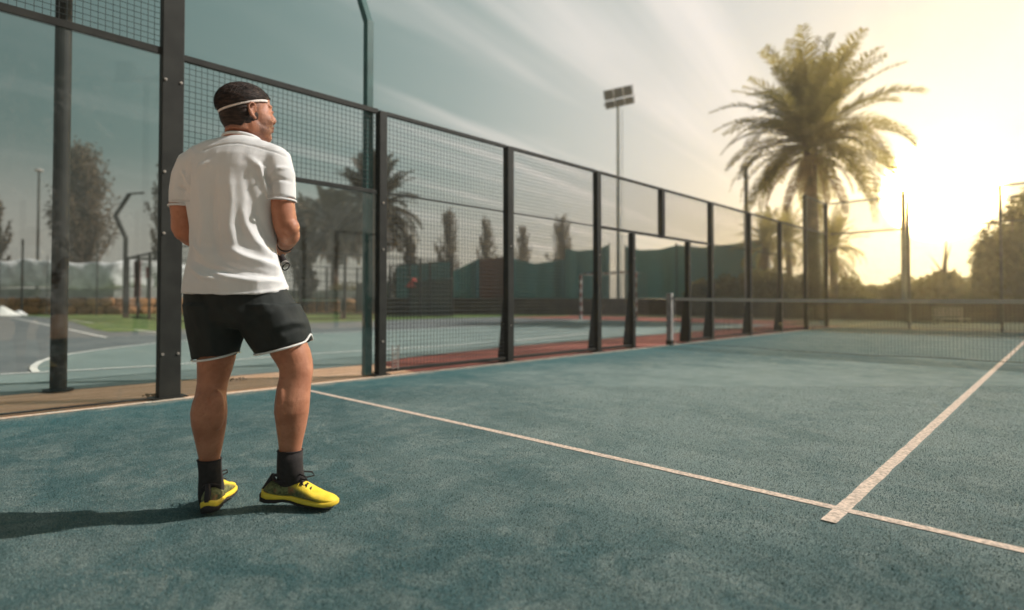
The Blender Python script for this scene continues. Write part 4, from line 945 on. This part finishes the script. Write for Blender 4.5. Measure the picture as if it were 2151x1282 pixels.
fold([(390, 600), (450, 606), (520, 606), (600, 596)], -.003, .012)
fold([(555, 345), (562, 375), (566, 405), (568, 425)], -.009, .009, -.06); fold([(547, 352), (553, 385), (560, 425), (563, 470)], .007, .010, -.08); fold([(570, 368), (582, 354), (600, 350)], .007, .008, -.06); fold([(568, 385), (585, 375), (606, 378)], -.006, .008, -.06)
fold([(404, 350), (402, 380), (399, 410), (396, 430)], -.012, .010, -.06); fold([(383, 360), (390, 372), (398, 392)], .006, .008, -.06); fold([(372, 392), (384, 396), (396, 408)], -.005, .008, -.06)
fold([(520, 330), (545, 350), (552, 372)], .006, .014); fold([(440, 335), (420, 350), (408, 372)], .006, .014)
disp = np.zeros(len(V))
wgt = np.clip((-(NO@FH)+.15)/.5, 0, 1)
for pl, amp, w in folds:
    best = np.full(len(V), 1e9); tt = np.zeros(len(V)); n = len(pl)-1
    for i in range(n):
        a, b = pl[i], pl[i+1]; ab = b-a; rel = V-a; rel = rel-np.outer(rel@FH, FH); ab2 = ab-FH*(ab@FH)
        tpar = np.clip(rel@ab2/(ab2@ab2), 0, 1); dd = np.linalg.norm(rel-np.outer(tpar, ab2), axis=1); mk = dd < best; best = np.where(mk, dd, best); tt = np.where(mk, (i+tpar)/n, tt)
    disp += 1.45*amp*np.exp(-(best/(w*.85))**2)*(np.sin(math.pi*np.clip(tt*.86+.10, 0, 1)))*wgt
nz = np.array([mnoise.noise(Vector((v@cr*9, v@FH*9, v[2]*3.2))) for v in V]); nz2 = np.array([mnoise.noise(Vector((v@cr*22+4, v@FH*22, v[2]*11))) for v in V])
disp = np.maximum(disp, -.0095); disp += nz*.006+nz2*.0034
tone = np.zeros(len(V))
# yoke seam, sleeve hems, bottom hem, collar
def near(pl, dback):
    pl = np.array([P(u, v, dback) for u, v in pl]); best = np.full(len(V), 1e9)
    for a, b in zip(pl[:-1], pl[1:]):
        ab = b-a; ab2 = ab-FH*(ab@FH); rel = V-a; rel = rel-np.outer(rel@FH, FH); tp = np.clip(rel@ab2/(ab2@ab2), 0, 1); best = np.minimum(best, np.linalg.norm(rel-np.outer(tp, ab2), axis=1))
    return best
back = (NO@FH < .25)
for pl, db, wd in (([(425, 315), (450, 306), (475, 302), (500, 301), (530, 305), (560, 313), (588, 322)], -.08, .0035), ([(388, 609), (440, 614), (520, 616), (602, 603)], -.13, .003), ([(561, 411), (575, 409), (592, 410), (606, 412), (624, 416)], -.06, .0028), ([(358, 421), (370, 420), (384, 421), (398, 423)], -.06, .0028)):
    d_ = near(pl, db); disp -= .0028*np.exp(-(d_/wd)**2)*back; tone += .42*np.exp(-(d_/wd)**2)*back
V = V+NO*disp[:, None]
# hem droops at the back
hz = P(500, 606, 0)[2]; low = V[:, 2] < hz+.012; V[low, 2] -= .016*np.clip(-(V[low]-P(495, 600, 0))@FH/.14, -.3, 1)
so = obj('t_shirt', V, F, M['shirt'], pe, True); col_attr(so, np.clip(tone, 0, 1))
cpt = [P(508, 294, .03)+cr*.069*math.cos(a)+FH*.066*math.sin(a)+ZZ*(-.012*math.sin(a)*-1*0-.018*max(0, math.sin(a))+.010*max(0, -math.sin(a))) for a in np.linspace(0, 2*math.pi, 41)[:-1]]
MB().tube(cpt, .0075, 8, closed=True).obj('collar', M['shirt'], so, True)
for c0, r0, r1, ax_ in ((P(591, 419, 0), .0542, .059, 1), (P(385, 431, 0), .0497, .057, 1)):
    lr = limb([(c0+ZZ*.02, r0, r1), (c0-ZZ*.006, r0, r1)])[1]
    MB().tube([lr[0]+lr[1]*math.cos(a)+lr[2]*math.sin(a) for a in np.linspace(0, 2*math.pi, 41)[:-1]], .0045, 7, closed=True).obj('sleeve_hem', M['shirt'], so, True)
# --- shorts
M['shorts'] = simple('shorts_cloth', (.018, .022, .021), .8, var=.2, scale=9, bump=.25, bscale=500, bdist=.001, spec=.3)
sr = MB()
sr.loft([ring(a, v0, b, v1, dd, dc) for v0, v1, a, b, dd, dc in ((603, 600, 395, 596, .112, 0), (622, 618, 393, 604, .122, 0), (655, 652, 395, 628, .135, .005), (676, 674, 400, 640, .136, .01), (690, 686, 404, 644, .11, .01))], 40, 2.3)
sr.loft([ring(a, v0, b, v1, dd, dc) for v0, v1, a, b, dd, dc in ((640, 640, 394, 520, .125, 0), (680, 680, 402, 511, .122, .0), (715, 715, 407, 503, .112, .0), (751, 741, 413, 495, .102, .005), (753, 743, 413.3, 494.7, .101, .005))], 30, 2.2)
sr.loft([ring(a, v0, b, v1, dd, dc) for v0, v1, a, b, dd, dc in ((640, 640, 498, 625, .125, 0), (690, 672, 510, 642, .125, .01), (716, 688, 526, 649, .118, .02), (741, 713, 541, 652, .110, .028), (743, 715, 541.5, 652, .109, .028))], 30, 2.2)
V, F, NO = remesh(sr, .006, 5, .5)
nz = np.array([mnoise.noise(Vector((v@cr*11+3, v@FH*11, v[2]*7+v@cr*8))) for v in V]); nz2 = np.array([mnoise.noise(Vector((v@cr*30+3, v@FH*20, v[2]*20+v@cr*20))) for v in V])
disp = nz*.008+nz2*.003
folds = []
for pl, amp, w in (([(572, 690), (600, 678), (632, 684)], .008, .010), ([(590, 700), (612, 690), (640, 700)], -.007, .010), ([(508, 690), (530, 670), (565, 655)], .007, .014), ([(505, 690), (490, 665), (470, 645)], -.006, .014), ([(598, 640), (615, 655), (632, 660)], .006, .010), ([(430, 650), (440, 700), (438, 735)], .005, .014)):
    d_ = near(pl, -.12) if False else None
    plw = np.array([P(u, v, -.12) for u, v in pl]); best = np.full(len(V), 1e9)
    for a, b in zip(plw[:-1], plw[1:]):
        ab = b-a; ab2 = ab-FH*(ab@FH); rel = V-a; rel = rel-np.outer(rel@FH, FH); tp = np.clip(rel@ab2/(ab2@ab2), 0, 1); best = np.minimum(best, np.linalg.norm(rel-np.outer(tp, ab2), axis=1))
    disp += amp*np.exp(-(best/w)**2)*np.clip(-(NO@FH)+.2, 0, 1)
V = V+NO*disp[:, None]
sho = obj('shorts', V, F, M['shorts'], pe, True)
M['piping'] = simple('white_piping', (.68, .68, .66), .7, var=.08, bump=0)
def piping(u0, v0, u1, v1, dd, dc, notch=None):
    c0, a_, b_ = ring(u0, v0, u1, v1, dd, dc); pts = []
    for q in np.linspace(0, 2*math.pi, 57)[:-1]:
        ct, st = math.cos(q), math.sin(q); p_ = c0+a_*math.copysign(abs(ct)**(2/2.2), ct)*1.0+b_*math.copysign(abs(st)**(2/2.2), st)*1.0
        p_ = p_-ZZ*.012*max(0, -st)
        if notch: p_ = p_+ZZ*.022*math.exp(-((q if q < math.pi else q-2*math.pi)/.22)**2)
        pts.append(p_)
    MB().tube(pts, .0042, 7, closed=True).obj('piping', M['piping'], sho, True)
piping(413, 751, 495, 741, .102, .005); piping(541, 741, 652, 714, .110, .028, True)
# --- socks
M['sock'] = simple('sock_knit', (.026, .022, .022), .9, var=.2, scale=60, bump=.4, bscale=400, bdist=.001)
def sock(rows): 
    mb = MB().loft([ring(a-1.5, v, b+1.5, v, dd+.003, dc) for v, a, b, dd, dc in rows], 26)
    s_ = mb.obj('sock', M['sock'], pe, True)
    c0, a_, b_ = ring(rows[0][1]-1.5, rows[0][0], rows[0][2]+1.5, rows[0][0], rows[0][3]+.003, rows[0][4])
    MB().tube([c0+a_*math.cos(q)+b_*math.sin(q) for q in np.linspace(0, 2*math.pi, 41)[:-1]], .0026, 6, closed=True).obj('cuff', M['sock'], s_, True)
sock([(965, 418, 462, .039, .004), (985, 420.5, 462, .038, .005), (1000, 421, 464, .038, .008), (1020, 420, 467, .040, .014), (1040, 420, 469, .044, .024), (1056, 423, 470, .044, .035)])
sock([(946, 585, 634, .037, .018), (970, 584, 634, .0365, .019), (985, 583.5, 635, .036, .020), (1002, 584, 638, .032, .022), (1018, 583, 642, .027, .026), (1030, 586, 648, .022, .027)])
# --- shoes
def shoemat():
    t = NT('shoe_upper'); t.tc.outputs  # object space: x along the shoe
    at = t.n('ShaderNodeAttribute'); at.attribute_name = 'tone'
    pat = t.ramp(t.noise(55, 4, .6, 1.0), .38, .62); camo = t.mix(pat, (.075, .085, .035), (.20, .20, .085)); camo = t.mix(t.ramp(t.noise(22, 3), .55, .7), camo, (.30, .10, .05))
    y = t.mix(t.ramp(t.noise(30, 3), .3, .7), (.78, .54, .035), (.88, .64, .06)); c = t.mix(at.outputs['Fac'], y, camo); vo = t.n('ShaderNodeTexVoronoi'); vo.inputs['Scale'].default_value = 330; t.t.links.new(t.tc.outputs['Object'], vo.inputs[0]); c = t.mix(t.ramp(t.noise(18, 5, .7), .52, .75, lo=0., hi=.35), c, (.45, .36, .14)); t.bump(t.math('ADD', vo.outputs['Distance'], t.math('MULTIPLY', t.noise(40, 4), .8)), .55, .002)
    return t.done(c, .62, 0, .25)
M['upper'] = shoemat(); M['yellow'] = simple('yellow_midsole', (.84, .58, .05), .45, var=.08, bump=.05); M['rubber'] = simple('black_outsole', (.022, .017, .017), .75, var=.2, bump=.2, bscale=120)
M['heel'] = simple('black_heel_cloth', (.024, .018, .020), .8, var=.2, bump=.2, bscale=200); M['lace'] = simple('black_lace', (.018, .014, .014), .8, bump=.2, bscale=400); M['pink'] = simple('pink_tab', (.55, .06, .12), .6, bump=0)
def shoe(heel, fwd, pitch, roll, Ls, flip):
    fwd = np.array(fwd, float); fwd /= np.linalg.norm(fwd); lat = np.cross(ZZ, fwd); f2 = fwd*math.cos(pitch)+ZZ*math.sin(pitch); up = np.cross(f2, lat)
    lat2 = lat*math.cos(roll)+up*math.sin(roll); up2 = np.cross(f2, lat2)
    o0 = np.array(heel, float); k = Ls/.305
    def X(x, y, z): return o0+(f2*x+lat2*y+up2*z)*k
    sec = [(.000, .014, .038, .048), (.010, .025, .034, .062), (.024, .031, .030, .078), (.040, .034, .028, .092), (.065, .034, .028, .086), (.090, .034, .028, .083), (.115, .035, .028, .094), (.135, .037, .027, .100), (.155, .039, .026, .094), (.180, .042, .025, .080), (.205, .045, .024, .067), (.230, .046, .023, .058), (.255, .044, .022, .052), (.280, .036, .022, .046), (.297, .023, .024, .040), (.304, .010, .028, .034)]
    n = 30; V = []; F = []; tone = []
    def skew(x): return .008*math.sin(math.pi*min(1, x/.3))*flip
    for x, hw, zb, zt in sec:
        for j in range(n):
            a = 2*math.pi*j/n; ca, sa = math.cos(a), math.sin(a); e = .62
            y = hw*math.copysign(abs(ca)**.75, ca); z = (zb+zt)/2+(zt-zb)/2*math.copysign(abs(sa)**(.55 if sa < 0 else 1.0), sa)
            if sa > 0: y *= 1-.22*sa*(.5 if x > .2 else 1)
            w_ = mnoise.noise(Vector((x*60, y*60, z*60)))*.0012
            cre = -.0045*max(0, sa+.3)*(math.exp(-((x-.212-y*.35)/.010)**2)+.8*math.exp(-((x-.248-y*.3)/.009)**2))
            V.append(X(x, y*(1+w_*10)+skew(x), z+cre+w_)); tone.append(max(0, min(1, (.262-x-(z-.03)*2.4)/.035))*(1 if x > .02 else 1))
    m_ = len(sec)
    for i in range(m_-1):
        for j in range(n): F.append((i*n+j, i*n+(j+1) % n, (i+1)*n+(j+1) % n, (i+1)*n+j))
    F.append(tuple(range(n))[::-1]); F.append(tuple(range((m_-1)*n, m_*n)))
    so_ = obj('shoe', V, F, M['upper'], pe, True); col_attr(so_, tone); sb = so_.modifiers.new('s', 'SUBSURF'); sb.levels = 1; sb.render_levels = 1
    # sole bodies
    def sole(name, rows, mat):
        V = []; F = []; nn_ = 24
        for x, hw, z0, z1 in rows:
            for j in range(nn_):
                a = 2*math.pi*j/nn_; ca, sa = math.cos(a), math.sin(a); V.append(X(x, hw*math.copysign(abs(ca)**.5, ca)+skew(x), (z0+z1)/2+(z1-z0)/2*math.copysign(abs(sa)**.5, sa)))
        for i in range(len(rows)-1):
            for j in range(nn_): F.append((i*nn_+j, i*nn_+(j+1) % nn_, (i+1)*nn_+(j+1) % nn_, (i+1)*nn_+j))
        F.append(tuple(range(nn_))[::-1]); F.append(tuple(range((len(rows)-1)*nn_, len(rows)*nn_)))
        q = obj(name, V, F, mat, so_, True); return q
    sole('midsole', [(-.004, .012, .024, .050), (.004, .028, .018, .050), (.025, .036, .014, .044), (.06, .037, .016, .038), (.095, .035, .020, .036), (.125, .036, .017, .040), (.155, .040, .010, .036), (.20, .047, .008, .032), (.235, .0485, .007, .029), (.265, .046, .007, .030), (.29, .032, .009, .034), (.303, .018, .014, .036), (.309, .006, .020, .034)], M['yellow'])
    sole('outsole', [(-.010, .014, .014, .034), (-.002, .027, .002, .028), (.02, .035, -.001, .020), (.06, .036, .001, .021), (.09, .032, .008, .024), (.12, .033, .007, .021), (.15, .039, .002, .014), (.20, .047, .0, .0105), (.24, .0485, .001, .0095), (.27, .045, .003, .011), (.295, .026, .008, .015)], M['rubber'])
    # black collar and heel counter
    hc = MB().loft([(X(.012, 0, .062), (X(.012, .024, 0)-X(.012, 0, 0)), up2*k*.022), (X(.008, 0, .088), X(0, .023, 0)-X(0, 0, 0), up2*k*.02), (X(.0, 0, .104), X(0, .016, 0)-X(0, 0, 0), up2*k*.012)], 18)
    MB().tube([X(.040+.040*(1-math.cos(a))+.012*(1-math.cos(a))**2*0, .030*math.sin(a)*(1.0), .094-.010*math.sin(a/1.0)**2+.018*((1-math.cos(a))/2)**2+.010*((1+math.cos(a))/2)**3) for a in np.linspace(0, 2*math.pi, 33)[:-1]], .0062*k, 8, closed=True).obj('collar', M['heel'], so_, True)
    MB().tube([X(.002, 0, .042), X(.020, 0, .070), X(.037, 0, .108)], [.012*k, .0135*k, .009*k], 10).obj('heel_tab', M['heel'], so_, True)
    MB().loft([(X(.150, 0, .088), lat2*.016*k, up2*.005*k), (X(.130, 0, .103), lat2*.017*k, up2*.006*k), (X(.112, 0, .120), lat2*.016*k, f2*.005*k), (X(.108, 0, .127), lat2*.010*k, f2*.004*k)], 14).obj('tongue', M['heel'], so_, True)
    MB().tube([X(.119, -.006, .121), X(.122, -.002, .118), X(.123, .003, .118)], .006*k, 8).obj('tongue_tab', M['pink'], so_, True)
    lb = MB()
    for i in range(5):
        x = .140+.017*i; z = .1005-.0095*i-.0006*i*i; ln = .020
        lb.tube([X(x-.004, -ln, z-.013), X(x, -ln*.45, z+.0015), X(x+.004, ln*.45, z+.0015), X(x+.001, ln, z-.013)], .0032*k, 6)
        lb.tube([X(x-.004, ln, z-.013), X(x, ln*.45, z+.003), X(x+.006, -ln*.45, z+.002), X(x+.004, -ln, z-.013)], .0032*k, 6)
    for s_, ln in ((-1, 1), (1, .8)):
        lb.tube([X(.140, 0, .107), X(.154, s_*.018, .124), X(.182, s_*.034*ln, .122), X(.192, s_*.034*ln, .108), X(.168, s_*.016, .103), X(.146, s_*.004, .105)], .0032*k, 6)
    lb.tube([X(.14, 0, .106), X(.16, -.018, .098), X(.176, -.030, .084)], .0022*k, 6); lb.ell(X(.140, 0, .107), (.006*k, .005*k, .005*k))
    lb.obj('lace', M['lace'], so_, True)
rh = P(553, 1056, .03); rd = cr*.985-FH*.10; rh[2] = .026
shoe(rh, rd, math.radians(-3.2), math.radians(0), .312, 1)
lh = P(437, 1085, -.075); lh[2] = .012; shoe(lh, FH*.93-cr*.20, math.radians(-1.0), math.radians(-6), .295, -1)
# wristband, bracelet
wb_ = MB().loft(limb([(P(599.5, 512, .155), .0345, .0335), (P(599, 515, .175), .0335, .0315)]), 26); wb_.obj('wristband', simple('dark_wristband', (.020, .016, .016), .8, bump=.2, bscale=300), pe, True)
# padel racket held in front
rk = empty('padel_racket', tuple(RA), 'padel racket mostly hidden in front of the man, its butt ring showing below his wrist', 'racket')
MB().tube([RA-gax*.045, RA-gax*.040, RA, RA+gax*.10, RA+gax*.12], [.020, .0165, .0145, .0145, .015], 14).obj('grip', M['lace'], rk, True)
MB().tube([RA-gax*.050, RA-gax*.046], [.0185, .0185], 16).obj('butt_cap', M['tape'], rk)
side_ = np.cross(gax, FH); side_ /= np.linalg.norm(side_); nrm_ = np.cross(side_, gax)
MB().tube([RA-gax*.05+side_*.018*math.cos(a)+gax*(-.016+.018*math.sin(a)) for a in np.linspace(0, 2*math.pi, 21)[:-1]], .0028, 6, closed=True).obj('wrist_cord', M['lace'], rk)
hc_ = RA+gax*.30
hd = MB(); hd.loft([(hc_-nrm_*.019, side_*.115, gax*.135), (hc_-nrm_*.016, side_*.122, gax*.142), (hc_+nrm_*.016, side_*.122, gax*.142), (hc_+nrm_*.019, side_*.115, gax*.135)], 40); hd.obj('head', simple('racket_face', (.05, .05, .055), .4, bump=0), rk, False)
hl = MB()
for i in range(-4, 5):
    for j in range(-4, 5):
        if i*i+j*j < 18: q = hc_+side_*i*.021+gax*j*.021; hl.tube([q-nrm_*.0195, q+nrm_*.0195], .0055, 8)
hl.obj('holes', M['rubber'], rk)
for s_ in (-1, 1): MB().tube([RA+gax*.11+side_*.006*s_, RA+gax*.15+side_*.045*s_, RA+gax*.20+side_*.085*s_], .010, 8).obj('throat', M['rubber'], rk, True)
